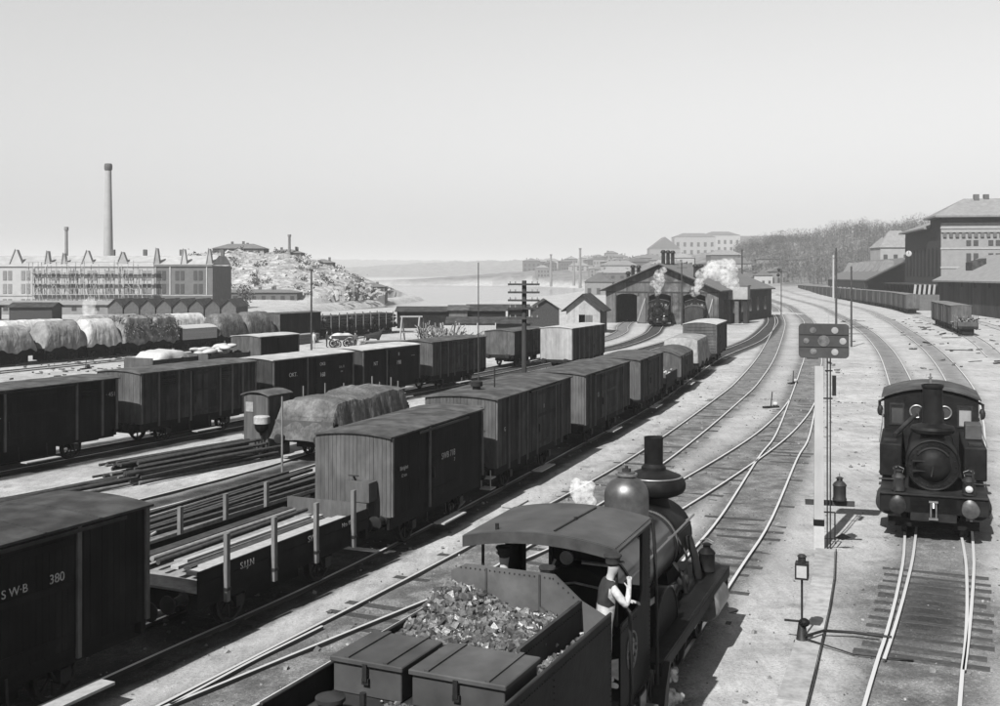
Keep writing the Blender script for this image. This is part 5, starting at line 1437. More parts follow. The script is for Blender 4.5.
def person(label, loc, rz, h=1.74, top=None, arms_m=None, legs_m=None, pose='stand', hat='cap', lean=0.0, hands=False, apron=False, group='railwaymen', vest=False):
    """faces local +x"""
    t = thing('person', label, 'person', loc, rz, group)
    k = h/1.75
    top = top or CLOTH; arms_m = arms_m or top; legs_m = legs_m or CLOTH
    J = {'pelvis': ((0,0,0.95), (0.13,0.16)), 'waist': ((0.01+lean*.1,0,1.1), (0.115,0.15)), 'chest': ((0.02+lean*.3,0,1.33), (0.125,0.18)), 'neckb': ((0.02+lean*.45,0,1.47), (0.07,0.08)),
         'neck': ((0.035+lean*.5,0,1.53), 0.052), 'jaw': ((0.07+lean*.55,0,1.59), (0.07,0.062)), 'skull': ((0.05+lean*.57,0,1.67), (0.092,0.076)), 'crown': ((0.04+lean*.57,0,1.73), (0.06,0.055)),
         'nose': ((0.15+lean*.55,0,1.64), 0.014)}
    Bn = [('pelvis','waist'),('waist','chest'),('chest','neckb'),('neckb','neck'),('neck','jaw'),('jaw','skull'),('skull','crown'),('jaw','nose')]
    ow = {('neck','jaw'):1,('jaw','skull'):1,('skull','crown'):3,('jaw','nose'):1,('neckb','neck'):1}
    if vest: ow[('waist','chest')] = 3; ow[('chest','neckb')] = 3
    for s, nm in ((1,'l'),(-1,'r')):
        J[nm+'hip'] = ((0,s*0.1,0.88), 0.095); J[nm+'knee'] = ((0.02,s*0.11,0.5), 0.062); J[nm+'ank'] = ((0,s*0.11,0.09), 0.045); J[nm+'toe'] = ((0.17,s*0.13,0.04), 0.038)
        J[nm+'sho'] = ((0.02+lean*.35,s*0.2,1.41), 0.066)
        if pose == 'lean' and s < 0:
            el, wr, hd = (0.2+lean*.3,s*0.3,1.17), (0.27+lean*.3,s*0.17,1.39), (0.28+lean*.3,s*0.13,1.47)
        elif pose == 'lean':
            el, wr, hd = (0.12+lean*.3,s*0.33,1.16), (0.36+lean*.3,s*0.2,1.1), (0.43+lean*.3,s*0.17,1.09)
        elif pose == 'reach':
            el, wr, hd = (0.16+lean*.3,s*0.26,1.17), (0.4+lean*.3,s*0.2,1.2), (0.48+lean*.3,s*0.18,1.21)
        else:
            el, wr, hd = (0.0,s*0.27,1.15), (0.06,s*0.28,0.92), (0.08,s*0.28,0.84)
        J[nm+'elb'] = (el, 0.058 if pose == 'lean' else 0.048); J[nm+'wri'] = (wr, 0.032); J[nm+'hand'] = (hd, (0.036,0.022))
        Bn += [('pelvis',nm+'hip'),(nm+'hip',nm+'knee'),(nm+'knee',nm+'ank'),(nm+'ank',nm+'toe'),('chest',nm+'sho'),(nm+'sho',nm+'elb'),(nm+'elb',nm+'wri'),(nm+'wri',nm+'hand')]
        if vest: ow[('chest',nm+'sho')] = 3
        ow[(nm+'sho',nm+'elb')] = 4; ow[(nm+'elb',nm+'wri')] = 4; ow[(nm+'wri',nm+'hand')] = 1
        ow[('pelvis',nm+'hip')] = 2; ow[(nm+'hip',nm+'knee')] = 2; ow[(nm+'knee',nm+'ank')] = 2; ow[(nm+'ank',nm+'toe')] = 2
        if hands:
            d = (Vector(hd)-Vector(wr)).normalized(); sd = d.cross(Vector((0,0,1))).normalized()
            for f_, (o_, ln_) in enumerate(((-0.028,0.05),(-0.01,0.062),(0.01,0.058),(0.028,0.045))):
                a = Vector(hd)+sd*o_+d*0.03; b = a+d*ln_*0.6; c_ = b+d*ln_*0.3+Vector((0,0,-ln_*0.5))
                J[nm+'f%da'%f_] = (tuple(a),0.011); J[nm+'f%db'%f_] = (tuple(b),0.01); J[nm+'f%dc'%f_] = (tuple(c_),0.008)
                Bn += [(nm+'hand',nm+'f%da'%f_),(nm+'f%da'%f_,nm+'f%db'%f_),(nm+'f%db'%f_,nm+'f%dc'%f_)]
                for q in ((nm+'hand',nm+'f%da'%f_),(nm+'f%da'%f_,nm+'f%db'%f_),(nm+'f%db'%f_,nm+'f%dc'%f_)): ow[q] = 1
            a = Vector(wr)+d*0.03+sd*0.04*s; b = a+d*0.04+sd*0.03*s
            J[nm+'th'] = (tuple(a),0.012); J[nm+'th2'] = (tuple(b),0.01)
            Bn += [(nm+'wri',nm+'th'),(nm+'th',nm+'th2')]; ow[(nm+'wri',nm+'th')] = 1; ow[(nm+'th',nm+'th2')] = 1
    J = {a: (tuple(c_*k for c_ in b[0]), tuple(x*k for x in b[1]) if isinstance(b[1], tuple) else b[1]*k) for a, b in J.items()}
    grow('body', J, Bn, [top, SKIN, legs_m, CLOTH, arms_m], ow, t, 1)
    hx, hz = (0.05+lean*.57)*k, 1.69*k
    if hat == 'cap':
        MB().lathe([(0.1,0),(0.105,0.02),(0.1,0.06),(0.13,0.1),(0.12,0.125),(0.001,0.135)], (hx,0,hz), (0,0,1), 18, False).build('cap', CLOTH, t, smooth=50)
        MB().prism([(hx+0.07,-0.07),(hx+0.16,-0.05),(hx+0.175,0),(hx+0.16,0.05),(hx+0.07,0.07)], hz+0.0, hz+0.012, 'z').build('cap_peak', CLOTH, t)
    elif hat == 'brim':
        MB().lathe([(0.19,0),(0.19,0.012),(0.1,0.02),(0.1,0.1),(0.085,0.125),(0.001,0.115)], (hx,0,hz), (0,0,1), 20, False).build('hat', CLOTH, t, smooth=40)
    if apron:
        MB().sheet([[((0.15+lean*.3-0.02*abs(v)*3+0.02*math.sin(9*v+u*4))*k, v*0.2*k, (1.2-0.85*u)*k) for v in (-1,-.6,-.2,.2,.6,1)] for u in (0,.25,.5,.75,1)]).build('apron', SHIRT, t, smooth=60)
    return t
def on_loco(x, y, z): 
    q = Matrix.Rotation(HR, 3, 'Z') @ Vector((x, y, 0)); return (LO.x+q.x, LO.y+q.y, z+RT)
person('man in white shirt and dark vest leaning at the cab side', on_loco(-8.85,-1.02,1.68), HR-math.radians(60), 1.78, SHIRT, SHIRT, SHIRT, 'lean', 'cap', 0.12, hands=True, vest=True)
person('burly man in dark coat and cap standing in the cab, left', on_loco(-8.3,0.7,1.42), HR+math.radians(20), 1.84, CLOTH, CLOTH, CLOTH, 'reach', 'cap', 0.1, hands=True)
person('man in dark jacket with pale collar in mid cab', on_loco(-8.4,-0.1,1.42), HR+math.radians(100), 1.66, CLOTH2, CLOTH2, CLOTH, 'reach', 'cap', 0.05, hands=True)
person('man in dark waistcoat with white sleeves stooping behind the flat wagon', (-8.9,26.2,0), math.radians(60), 1.7, CLOTH, SHIRT, CLOTH, 'reach', 'cap', 0.35)
x_, y_ = P(912,313); person('man in dark clothes standing by the near station van', (x_, y_, 0), 2.0, 1.75)
x_, y_ = P(760,301); person('lone man in dark clothes walking far down the tracks', (x_, y_, 0), 1.0, 1.75)
person('man in pale smock standing beyond the third left van', (-19.0,110.0,0), 1.0, 1.75, SHIRT, SHIRT, SHIRT)
person('man in dark clothes beside the man in the pale smock', (-17.9,111.5,0), 0.3, 1.75, CLOTH)
person('man in dark coat near the horse and cart', (-14.6,109.0,0), 2.0, 1.75, CLOTH2)

hs = thing('horse', 'dark harness horse standing behind the black left vans', 'horse', (-13.2,112.5,0), math.radians(25))
HJ = {'belly': ((0,0,1.12),(0.28,0.3)), 'rump': ((-0.62,0,1.22),(0.26,0.28)), 'tail': ((-0.92,0,1.25),0.06), 'tail2': ((-1.0,0,0.7),0.05), 'chest': ((0.55,0,1.18),(0.26,0.31)), 'neck': ((0.85,0,1.5),(0.13,0.2)), 'poll': ((1.12,0,1.82),(0.09,0.12)), 'nose': ((1.42,0,1.5),(0.06,0.07))}
HB_ = [('belly','rump'),('rump','tail'),('tail','tail2'),('belly','chest'),('chest','neck'),('neck','poll'),('poll','nose')]
for s, nm in ((1,'l'),(-1,'r')):
    HJ.update({nm+'fe': ((0.55,s*0.17,0.85),0.1), nm+'fk': ((0.57,s*0.17,0.5),0.06), nm+'ff': ((0.55,s*0.17,0.05),0.055), nm+'hs': ((-0.55,s*0.17,0.9),0.14), nm+'hh': ((-0.78,s*0.17,0.55),0.06), nm+'hf': ((-0.7,s*0.17,0.05),0.055), nm+'ear': ((1.08,s*0.06,1.98),0.025)})
    HB_ += [('chest',nm+'fe'),(nm+'fe',nm+'fk'),(nm+'fk',nm+'ff'),('rump',nm+'hs'),(nm+'hs',nm+'hh'),(nm+'hh',nm+'hf'),('poll',nm+'ear')]
grow('body', HJ, HB_, [CLOTH], {}, hs, 1)
ct = thing('horse_cart', 'low cart with pale load behind the horse', 'cart', (-16.2,111.2,0), math.radians(25))
MB().box(-1.4,1.2,-0.7,0.7,0.85,0.95).box(-1.4,1.2,-0.72,-0.68,0.95,1.3).box(-1.4,1.2,0.68,0.72,0.95,1.3).build('bed', TIMBERDARK, ct)
for s in (-1,1):
    for x in (-0.8,0.7): place(ct, spoked(0.42,10,0.08).build('wheel', TIMBERDARK, ct), x, s*0.78, 0.43, 0 if s > 0 else math.pi)
    MB().beam((1.2,s*0.4,0.9),(3.2,s*0.45,1.1),0.06,0.06).build('shaft', TIMBERDARK, ct)
tarp_mesh(2.4,1.4,1.0,1.5,seed=71,nx=12,ny=10).build('load', TARPPALE, ct, smooth=70)
# ------------------------------------------------------------------ engine shed
es = thing('engine_shed', 'boarded engine shed with wide gable, three black doorways and roof vents', 'engine shed', (24.75, 166.0, 0), math.atan2(-8, 16.1))
# local x along the front, y into the depth
HWD, EA, AP, DP = 9.0, 5.2, 9.0, 36.0
doors = [(-7.25,-3.75),(-1.9,1.6),(3.5,7.0)]
gab = lambda x: EA + (AP-EA)*(1-abs(x)/HWD)
BOARDSOOT = mat('shed_boards_sooty', 0.045, 0.9, 0.6, 0.5, 0.1, island=0.2, dirt=0.9)
def front_panels():
    xs = [-HWD, -7.25, -3.75, -1.9, 1.6, 3.5, 7.0, HWD]
    for i, (a, b) in enumerate(zip(xs, xs[1:])):
        isdoor = i in (1, 3, 5)
        mb = MB(); n = max(2, int((b-a)/0.25)); w_ = (b-a)/n
        for k in range(n):
            xa, xb = a+k*w_+0.006, a+(k+1)*w_-0.006
            z0 = 4.6 - (0.35*(abs((xa+xb)/2-(a+b)/2)/((b-a)/2))**3 if isdoor else 4.6-0.0)
            za, zb = gab(xa), gab(xb)
            mb.add([(xa,-0.05,z0),(xb,-0.05,z0),(xb,0.05,z0),(xa,0.05,z0),(xa,-0.05,za),(xb,-0.05,zb),(xb,0.05,zb),(xa,0.05,za)], [(3,2,1,0),(4,5,6,7),(0,1,5,4),(1,2,6,5),(2,3,7,6),(3,0,4,7)])
        mb.build('front_wall', BOARDSOOT if i in (3, 4, 5) else BOARD, es, kind='stuff')
front_panels()
for z, x0, x1 in ((4.75,-8.9,8.9),(6.3,-6.2,6.2)): MB().box(x0,x1,-0.12,-0.052,z,z+0.2).build('rail_beam', TIMBERDARK, es)
for x in (-7.35,-3.65,-2.0,1.7,3.4,7.1,-5.5,0.0,5.2):
    MB().box(x-0.1,x+0.1,-0.13,-0.053,0 if abs(x) not in (5.5,0.0,5.2) else 4.95, min(gab(x)-0.1, 4.75 if abs(x) not in (5.5,0.0,5.2) else 8.6)).build('stud', TIMBERDARK, es)
for s in (-1, 1):
    MB().box(min(s*HWD,s*(HWD-0.1)),max(s*HWD,s*(HWD-0.1)),0.06,DP,0,EA).build('side_wall', mat('shed_side', 0.04, 0.9, 0.3, 1.5), es)
    ro_ = MB()
    t_, b_ = (0, AP+0.25), (s*(HWD+0.7), EA-0.05)
    ro_.add([(0,-0.9,AP+0.28),(0,DP,AP+0.28),(s*(HWD+0.7),DP,EA-0.02),(s*(HWD+0.7),-0.9,EA-0.02),(0,-0.9,AP+0.08),(0,DP,AP+0.08),(s*(HWD+0.7),DP,EA-0.22),(s*(HWD+0.7),-0.9,EA-0.22)],
            [(0,1,2,3),(7,6,5,4),(0,3,7,4),(1,5,6,2),(2,6,7,3),(0,4,5,1)])
    ro_.build('roof', SLATE, es)
    MB().beam((0,-0.95,AP+0.12),(s*(HWD+0.75),-0.95,EA-0.2),0.08,0.42,(0,1,0)).build('barge_board', TIMBERDARK, es)
    for k in range(6):
        MB().box(s*(HWD+0.003) if s > 0 else s*HWD-0.03, s*HWD+0.03 if s > 0 else s*(HWD+0.003), 3+k*5.4, 4.6+k*5.4, 1.5, 3.8).build('window', GLASSDARK, es)
MB().box(-HWD+0.11,HWD-0.11,DP-0.2,DP-0.1,0,EA).box(-HWD+0.11,HWD-0.11,0.1,DP-0.3,EA-0.1,EA-0.05).build('dark_inside', INSIDEBLACK, es)
for x, d0 in ((-5.5,((3,),)), (0.1,()), (5.25,())):
    for q, yy in enumerate((0.5,2.7,5.4) if x < -4 else ((0.8,3.2,5.6) if x < 4 else (0.6,2.2,3.8))):
        zb = gab(x)+0.2; hh = 2.5 - (1.0 if x < -4 and q == 0 else 0)
        v_ = MB().lathe([(0.3,0),(0.27,hh-0.55),(0.27,hh-0.45)], (x,yy,zb-0.3), (0,0,1), 12).lathe([(0.42,hh-0.45),(0.43,hh-0.3),(0.3,hh-0.05),(0.1,hh+0.02)], (x,yy,zb-0.3), (0,0,1), 12)
        v_.build('roof_vent', IRON2, es, smooth=40)
for a, b_ in ((-3.75,-2.3),(7.1,8.3)):
    dl = MB().box(a,b_,-0.4,-0.3,0.1,4.2).build('door_leaf', BOARD, es)
    MB().beam((a+0.1,-0.45,0.3),(b_-0.1,-0.45,3.9),0.16,0.06,(0,1,0)).build('brace', TIMBERPALE, dl)

# hut in front of the shed
ht = thing('gabled_hut', 'small gabled boarded hut with black doorway left of the engine shed', 'hut', (10.7,139.0,0), math.radians(-14))
mb = MB()
for a, b_, z0 in ((-2.2,-0.55,0),(-0.55,0.25,2.4),(0.25,2.2,0)):
    n = max(2,int((b_-a)/0.22)); w_ = (b_-a)/n
    for k in range(n):
        xa, xb = a+k*w_+.005, a+(k+1)*w_-.005; g2 = lambda x: 3.2+1.75*(1-abs(x)/2.2)
        mb.add([(xa,-0.04,z0),(xb,-0.04,z0),(xb,0.04,z0),(xa,0.04,z0),(xa,-0.04,g2(xa)),(xb,-0.04,g2(xb)),(xb,0.04,g2(xb)),(xa,0.04,g2(xa))], [(3,2,1,0),(4,5,6,7),(0,1,5,4),(1,2,6,5),(2,3,7,6),(3,0,4,7)])
mb.build('front_wall', mat('hut_boards', 0.2, 0.88, 0.2, 2, island=0.1), ht, kind='stuff')
MB().box(-2.2,-2.12,0.05,6,0,3.2).box(2.12,2.2,0.05,6,0,3.2).box(-2.1,2.1,5.9,6,0,3.2).build('wall', BOARD, ht)
MB().box(-2.1,2.1,1.2,1.25,0,3).build('dark_inside', INSIDEBLACK, ht)  # black sheet behind the opening stands for the shade inside
MB().box(0.3,1.2,-0.1,-0.045,0.05,2.35).build('door', BOARD, ht)
for s in (-1, 1):
    MB().add([(0,-0.5,5.1),(0,6.3,5.1),(s*2.75,6.3,2.9),(s*2.75,-0.5,2.9),(0,-0.5,4.95),(0,6.3,4.95),(s*2.75,6.3,2.75),(s*2.75,-0.5,2.75)], [(0,1,2,3),(7,6,5,4),(0,3,7,4),(1,5,6,2),(2,6,7,3),(0,4,5,1)]).build('roof', ROOFDARK, ht)
    MB().beam((0,-0.55,5.02),(s*2.8,-0.55,2.8),0.06,0.3,(0,1,0)).build('barge_board', TIMBERDARK, ht)

# engines at the shed
p_, d_ = TR['U'].at(TR['U'].s_of_y(155.5))
tank_engine('steam_locomotive', 'small dark locomotive steaming before the middle shed door', (p_.x, p_.y, RT), math.atan2(-d_.y, -d_.x))
van('dark boarded service van before the right shed door', 'V', 146.5, 6.0, side=VANWOOD, end=VANEND2, hi=False, eave=3.0, crown=3.3)
p_, d_ = TR['V'].at(TR['V'].s_of_y(154.8))
tank_engine('steam_locomotive', 'half hidden locomotive blowing white smoke behind the service van', (p_.x, p_.y, RT), math.atan2(-d_.y, -d_.x))

# water tower house right of the shed
wt = thing('water_house', 'boxy grey water tank on dark legs right of the engine shed', 'water tank', (37.0,168,0), math.radians(-20))
MB().box(-1.7,1.7,-1.6,1.6,3.7,5.8).build('tank', mat('tank_zinc', 0.2, 0.7, 0.2, 1), wt, bevel=0.05)
for x in (-1.3,0.0,1.3): MB().box(x-0.3,x+0.3,-1.3,1.3,0,3.7).build('leg', BRICK if x < 1 else IRON2, wt)
MB().box(-1.8,1.8,-1.7,1.7,5.8,5.92).build('lid', SLATE, wt)

# ------------------------------------------------------------------ lakeside sheds, fence, trestle
def lowshed(label, x0, x1, y_, dpt, h, ridge, wall_m, roof_m, name='goods_shed', rot=0.0, cat='shed', group=None, gable_front=False, wins=0):
    t = thing(name, label, cat, ((x0+x1)/2, y_, 0), rot, group)
    w_ = (x1-x0)/2
    if gable_front:
        MB().prism([(-w_,0),(w_,0),(w_,h),(0,ridge),(-w_,h)], 0, dpt, 'y').build('wall', wall_m, t)
        for s in (-1,1):
            MB().add([(0,-0.3,ridge+0.12),(0,dpt+0.3,ridge+0.12),(s*(w_+0.3),dpt+0.3,h-0.05),(s*(w_+0.3),-0.3,h-0.05),(0,-0.3,ridge+0.02),(0,dpt+0.3,ridge+0.02),(s*(w_+0.3),dpt+0.3,h-0.15),(s*(w_+0.3),-0.3,h-0.15)], [(0,1,2,3),(7,6,5,4),(0,3,7,4),(1,5,6,2),(2,6,7,3),(0,4,5,1)]).build('roof', roof_m, t)
    else:
        MB().prism([(0,0),(dpt,0),(dpt,h),(dpt/2,ridge),(0,h)], -w_, w_, 'x').build('wall', wall_m, t)
        for a, b_ in ((-0.4,dpt/2),(dpt+0.4,dpt/2)):
            z0 = h-0.08
            MB().add([(-w_-.3,a,z0),(w_+.3,a,z0),(w_+.3,b_,ridge+0.12),(-w_-.3,b_,ridge+0.12),(-w_-.3,a,z0-.1),(w_+.3,a,z0-.1),(w_+.3,b_,ridge+0.02),(-w_-.3,b_,ridge+0.02)], [(0,1,2,3),(7,6,5,4),(0,3,7,4),(1,5,6,2),(2,6,7,3),(0,4,5,1)]).build('roof', roof_m, t)
    for k in range(wins):
        x = -w_ + (k+0.5)*2*w_/wins
        MB().box(x-0.45,x+0.45,-0.04,-0.005,h*0.35,h*0.75).build('window', GLASSDARK, t)
    return t
lowshed('long low dark shed with pale middle bay before the lake', -14.5, -7.2, 152, 6, 2.5, 2.9, VANDARK, ROOFDARK)
lowshed('pale middle bay between dark low sheds before the lake', -7.15, -4.6, 151.6, 6, 2.7, 3.1, BOARD, ROOFFELT)
lowshed('dark low shed right of the pale bay before the lake', -4.55, 0.8, 152, 6, 2.6, 3.2, VANDARK, ROOFDARK)
lowshed('flat dark roofed store behind the white fence', -6.2, 3.6, 128, 5, 1.9, 2.35, TIMBERDARK, ROOFDARK)
lowshed('dark gabled shed left of the boarded hut', 4.3, 8.0, 146, 7, 2.9, 4.1, TIMBERDARK, ROOFDARK, gable_front=True)
lowshed('dark flat shed beyond the grey van', 1.2, 4.2, 158, 8, 2.6, 3.0, VANDARK, ROOFDARK)
fn = thing('board_fence', 'whitewashed board fence among lumber beyond the left train', 'fence', (-3.6,121.5,0), math.radians(3))
for k in range(4): MB().box(-3.1+k*2.05,-3.0+k*2.05,-0.1,0.1,0,2.1).build('fence_post', WHITE, fn)
for k in range(3):
    mb = MB(); boards_x(mb, -2.98+k*2.05, -1.06+k*2.05, 0, 0.1, 1.85, 0.2, 0.03, -1); mb.build('fence_panel', WHITE, fn, kind='stuff')
tg = thing('trestle', 'tall open timber trestle beside the lumber', 'trestle', (-9.6,117,0), 0.2)
for x in (-1.0,0.9):
    MB().beam((x-0.35,-0.5,0),(x,0,3.0),0.14,0.14).build('leg', TIMBERPALE, tg); MB().beam((x+0.35,0.5,0),(x,0,3.0),0.14,0.14).build('leg', TIMBERPALE, tg)
MB().beam((-1.2,0,3.0),(1.2,0,3.0),0.16,0.16).build('top_beam', TIMBERPALE, tg); MB().beam((-1.1,-0.3,1.3),(1.0,-0.3,1.3),0.1,0.1).build('brace', TIMBER, tg)
lum = MB(); r = random.Random(8)
for k in range(260):
    x = r.uniform(-8.5,3.0); y_ = 117.5+r.uniform(-1.5,1.5); a = r.uniform(0,6.28); e = r.uniform(0,0.5) if x > -5 else r.uniform(0.5,1.5)
    L_ = r.uniform(.6,2.2)
    lum.beam((x,y_,0.1+r.uniform(0,.8)), (x+L_*math.cos(a)*math.cos(e),y_+L_*math.sin(a)*math.cos(e),0.2+r.uniform(0,.6)+L_*math.sin(e)), 0.12, 0.08)
o = lum.build('lumber', mat('lumber', 0.11, 0.85, 0.5, 2, island=0.6)); o['kind'] = 'stuff'

for k, (x, y_, lab) in enumerate(((-11.5,106.5,'stack of sawn planks beside the horse'), (-7.6,108.5,'stack of sawn planks left of the trestle'), (-1.0,110.0,'stack of sawn planks before the whitewashed fence'), (-21.5,118,'stack of sawn planks behind the men'))):
    mb = MB(); r = random.Random(k)
    for lay in range(9):
        for c_ in range(6):
            j = r.uniform(-.15,.15); mb.box(-2.2+j,2.2+j,-0.75+c_*0.25+0.01,-0.75+(c_+1)*0.25-0.01,0.1+lay*0.11,0.1+lay*0.11+0.07)
    t = thing('plank_stack', lab, 'plank stack', (x,y_,0), 0.6+0.2*k, 'plank stacks in the yard'); mb.build('planks', TIMBER, t, kind='stuff')
# ------------------------------------------------------------------ factory on the far side
FZ = 230.0
fa = thing('factory', 'long three storey factory with gables and scaffolding at the lake', 'factory', (-90.0, FZ, 0))
win_me = {}
def win(parent, x, z, w_, h_, y_=-0.06, m_=None, arched=False, nm='window'):
    key = (round(w_,2), round(h_,2), (m_ or GLASSPALE).name)
    if key not in win_me: win_me[key] = MB().box(-w_/2,w_/2,-0.03,0.03,-h_/2,h_/2).mesh('window', m_ or GLASSPALE)
    o = inst(nm, win_me[key], parent, (x, y_, z)); return o
FPALE = mat('factory_pale', 0.25, 0.9, 0.12, 0.5); FMID = mat('factory_mid', 0.22, 0.9, 0.12, 0.5); FROOF = mat('factory_roof', 0.19, 0.8, 0.2, 0.6); FGL2 = mat('factory_glass_dark', 0.04, 0.6, 0.2, 2); FGL = mat('factory_glass', 0.12, 0.5, 0.2, 2)  # haze over the factory put into paler wall, roof and glass tones
segs = [(-36,-10.2,FPALE),(-10.2,16.3,FMID),(16.3,28.8,mat('brick_dull', 0.09, 0.9, 0.15, 0.8))]
for q, (a, b_, m_) in enumerate(segs):
    wl = MB().box(a+0.002,b_-0.002,0,16,0,9.5).build('wall', m_, fa)
    MB().box(a,b_,-0.25,0.0,9.3,9.75).build('cornice', FPALE if q < 2 else m_, wl); MB().box(a,b_,-0.12,-0.003,3.0,3.25).build('string_course', BRICKPALE, wl)
    MB().prism([(0,9.76),(16,9.76),(11,11.7),(5,11.7)], a, b_, 'x').build('roof', FROOF, fa)
    x = a+1.6; k = 0
    while x < b_-0.8:
        for z, h_ in ((1.6,1.6),(4.6,2.0),(7.4,2.0)):
            for dx in (-0.55,0.55): win(wl, x+dx, z, 0.8, h_, m_=FGL if q < 2 else FGL2)
        if k % 2 == 0: MB().box(x+1.75,x+1.95,-0.15,-0.003,3.26,9.29).build('pilaster', FPALE, wl)
        x += 3.9; k += 1
for k, (x, w_, h_) in enumerate(((-33,2.0,13.4),(-25.5,0.8,13.2),(-20.5,0.7,12.2),(-13.2,1.9,12.9),(-6.5,0.8,12.6),(-3,0.7,12.1),(2.0,1.7,12.7),(9.5,1.6,12.4),(16.8,0.9,13.2),(22.6,0.9,13.0),(28.0,0.9,13.1))):
    g_ = MB().prism([(x-w_/1.4,9.76),(x+w_/1.4,9.76),(x+0.15,h_),(x-0.15,h_)], 0.2, 1.4, 'y').build('gable', FROOF if k % 3 else FPALE, fa)
    MB().beam((x-w_/1.35,0.12,9.8),(x-0.12,0.12,h_+0.15),0.15,0.18,(0,1,0)).build('coping', BRICKPALE, g_)
    if w_ > 2: MB().box(x-0.5,x+0.5,0.1,0.19,10.2,11.3).build('window', GLASSDARK, g_)
for x in (-22,5,12,20,29): MB().box(x-0.35,x+0.35,7,7.8,11.6,13.1).build('chimney_stack', BRICK, fa)
scf = thing('scaffold', 'pole scaffolding along the middle of the factory front', 'scaffolding', (-90.0, FZ-1.6, 0))
for k in range(27): MB().cyl((-9.7+k*1.0,random.uniform(-.4,.4),0),(-9.7+k*1.0+random.uniform(-.2,.2),random.uniform(-.4,.4),9.0+random.uniform(-.6,1.8)),0.08,n=6).build('standard', TIMBERPALE, scf)
for z in (2.4,4.7,7.0,9.2): MB().box(-10,17,-0.4,0.3,z,z+0.05).build('deck', BRICKPALE, scf); MB().cyl((-10,-0.55,z+1),(17,-0.55,z+1),0.06,n=6).build('guard_pole', TIMBERPALE, scf)
for k in range(22): MB().beam((-9.5+k*1.2,-0.6,random.uniform(0,5)),(-9.5+k*1.2+random.uniform(-2.5,2.5),-0.6,random.uniform(4,10)),0.09,0.09).build('brace', TIMBERPALE, scf)
fc = thing('factory_chimney', 'tall round factory chimney with flared cap', 'chimney', (-94.3,260,0))
MB().lathe([(1.35,0),(1.15,11),(0.72,33.0)], (0,0,0), (0,0,1), 24, False).build('shaft', mat('chimney_brick', 0.2, 0.9, 0.1, 0.7), fc, smooth=40)
MB().lathe([(0.74,32.6),(0.92,33.0),(0.95,33.8),(0.8,34.3),(0.6,34.3)], (0,0,0), (0,0,1), 24, False).build('cap', BRICK, fc, smooth=40)
f2 = thing('factory_chimney', 'short thin chimney left of the tall one', 'chimney', (-132.5,330,0))
MB().lathe([(0.6,0),(0.45,21),(0.65,21.2),(0.65,22.2)], (0,0,0), (0,0,1), 14).build('shaft', BRICKMID, f2, smooth=40)
f3 = thing('factory_chimney', 'thin chimney on the rocky hill', 'chimney', (-66.5,341,12.0))
MB().lathe([(0.5,-2),(0.4,7.5),(0.55,7.7),(0.55,8.3)], (0,0,0), (0,0,1), 14).build('shaft', BRICKMID, f3, smooth=40)
for k in range(8):
    lowshed('small dark gabled boat shed before the factory, %s from the photo left' % ['first','second','third','fourth','fifth','sixth','seventh','eighth'][k], -69+k*2.85, -66.4+k*2.85, 190, 9, 1.9, 3.2, mat('boatshed%d' % k, 0.06, 0.9, 0.3, 2), ROOFDARK, name='boat_shed', group='boat sheds before the factory', gable_front=True)
lowshed('long low grey wall shed behind the far left wagons', -96, -70, 205, 5, 2.0, 2.5, BRICKMID, SLATEPALE, wins=6)
lowshed('dark plank store at the photo left edge', -92, -84, 178, 4, 2.2, 2.6, TIMBERDARK, ROOFDARK)
lowshed('dark plank store left of the boat sheds', -80, -73, 176, 4, 2.4, 2.9, TIMBERDARK, ROOFDARK)
# buildings on and below the rocky hill
def hill_z(x, y_): return float(hills(np.array([x], float), np.array([y_], float))[0])
def block(label, x, y_, w_, d_, h_, wm_, rm_, rows_=2, cols_=5, roof='hip', rot=0.0, z0=None, group=None, name='house', wmat=None, rh=2.5):
    z = (hill_z(x, y_) if z0 is None else z0) - (1.6 if (x < 0 and z0 is None) else 0.5)
    t = thing(name, label, 'building', (x, y_, z), rot, group)
    wl = MB().box(-w_/2,w_/2,0,d_,-4.5,h_).build('wall', wm_, t)
    e = 0.4
    if roof == 'hip': MB().add([(-w_/2-e,-e,h_),(w_/2+e,-e,h_),(w_/2+e,d_+e,h_),(-w_/2-e,d_+e,h_),(-w_/2+d_/2,d_/2,h_+rh),(w_/2-d_/2,d_/2,h_+rh)] if w_ > d_ else [(-w_/2-e,-e,h_),(w_/2+e,-e,h_),(w_/2+e,d_+e,h_),(-w_/2-e,d_+e,h_),(0,w_/2,h_+rh),(0,d_-w_/2,h_+rh)],
        [(0,1,5,4),(1,2,5),(2,3,4,5),(3,0,4),(3,2,1,0)] if w_ > d_ else [(0,1,4),(1,2,5,4),(2,3,5),(3,0,4,5),(3,2,1,0)]).build('roof', rm_, t)
    else: MB().prism([(-w_/2-e,h_),(w_/2+e,h_),(0,h_+rh)], -e, d_+e, 'y').build('roof', rm_, t)
    for q_ in range(random.randint(1,3)):
        xc = random.uniform(-w_*0.35, w_*0.35); MB().box(xc-0.35,xc+0.35,d_*0.5-0.3,d_*0.5+0.3,h_,h_+rh*0.75+random.uniform(.6,1.2)).build('chimney_stack', BRICK, t)
    for i in range(rows_):
        for j in range(cols_):
            win(wl, -w_/2+(j+0.5)*w_/cols_, 1.6+i*(h_-1.2)/rows_, w_/cols_*0.4, (h_-1.0)/rows_*0.55, m_=wmat or GLASSDARK)
    return t
block('long dark roofed building on top of the rocky hill', -82, 338, 16, 8, 2.4, BRICK, SLATE, 1, 6, rh=1.6)
block('lower building at the right of the hill top', -68, 342, 10, 7, 2.0, BRICK, SLATE, 1, 5, rh=1.2)
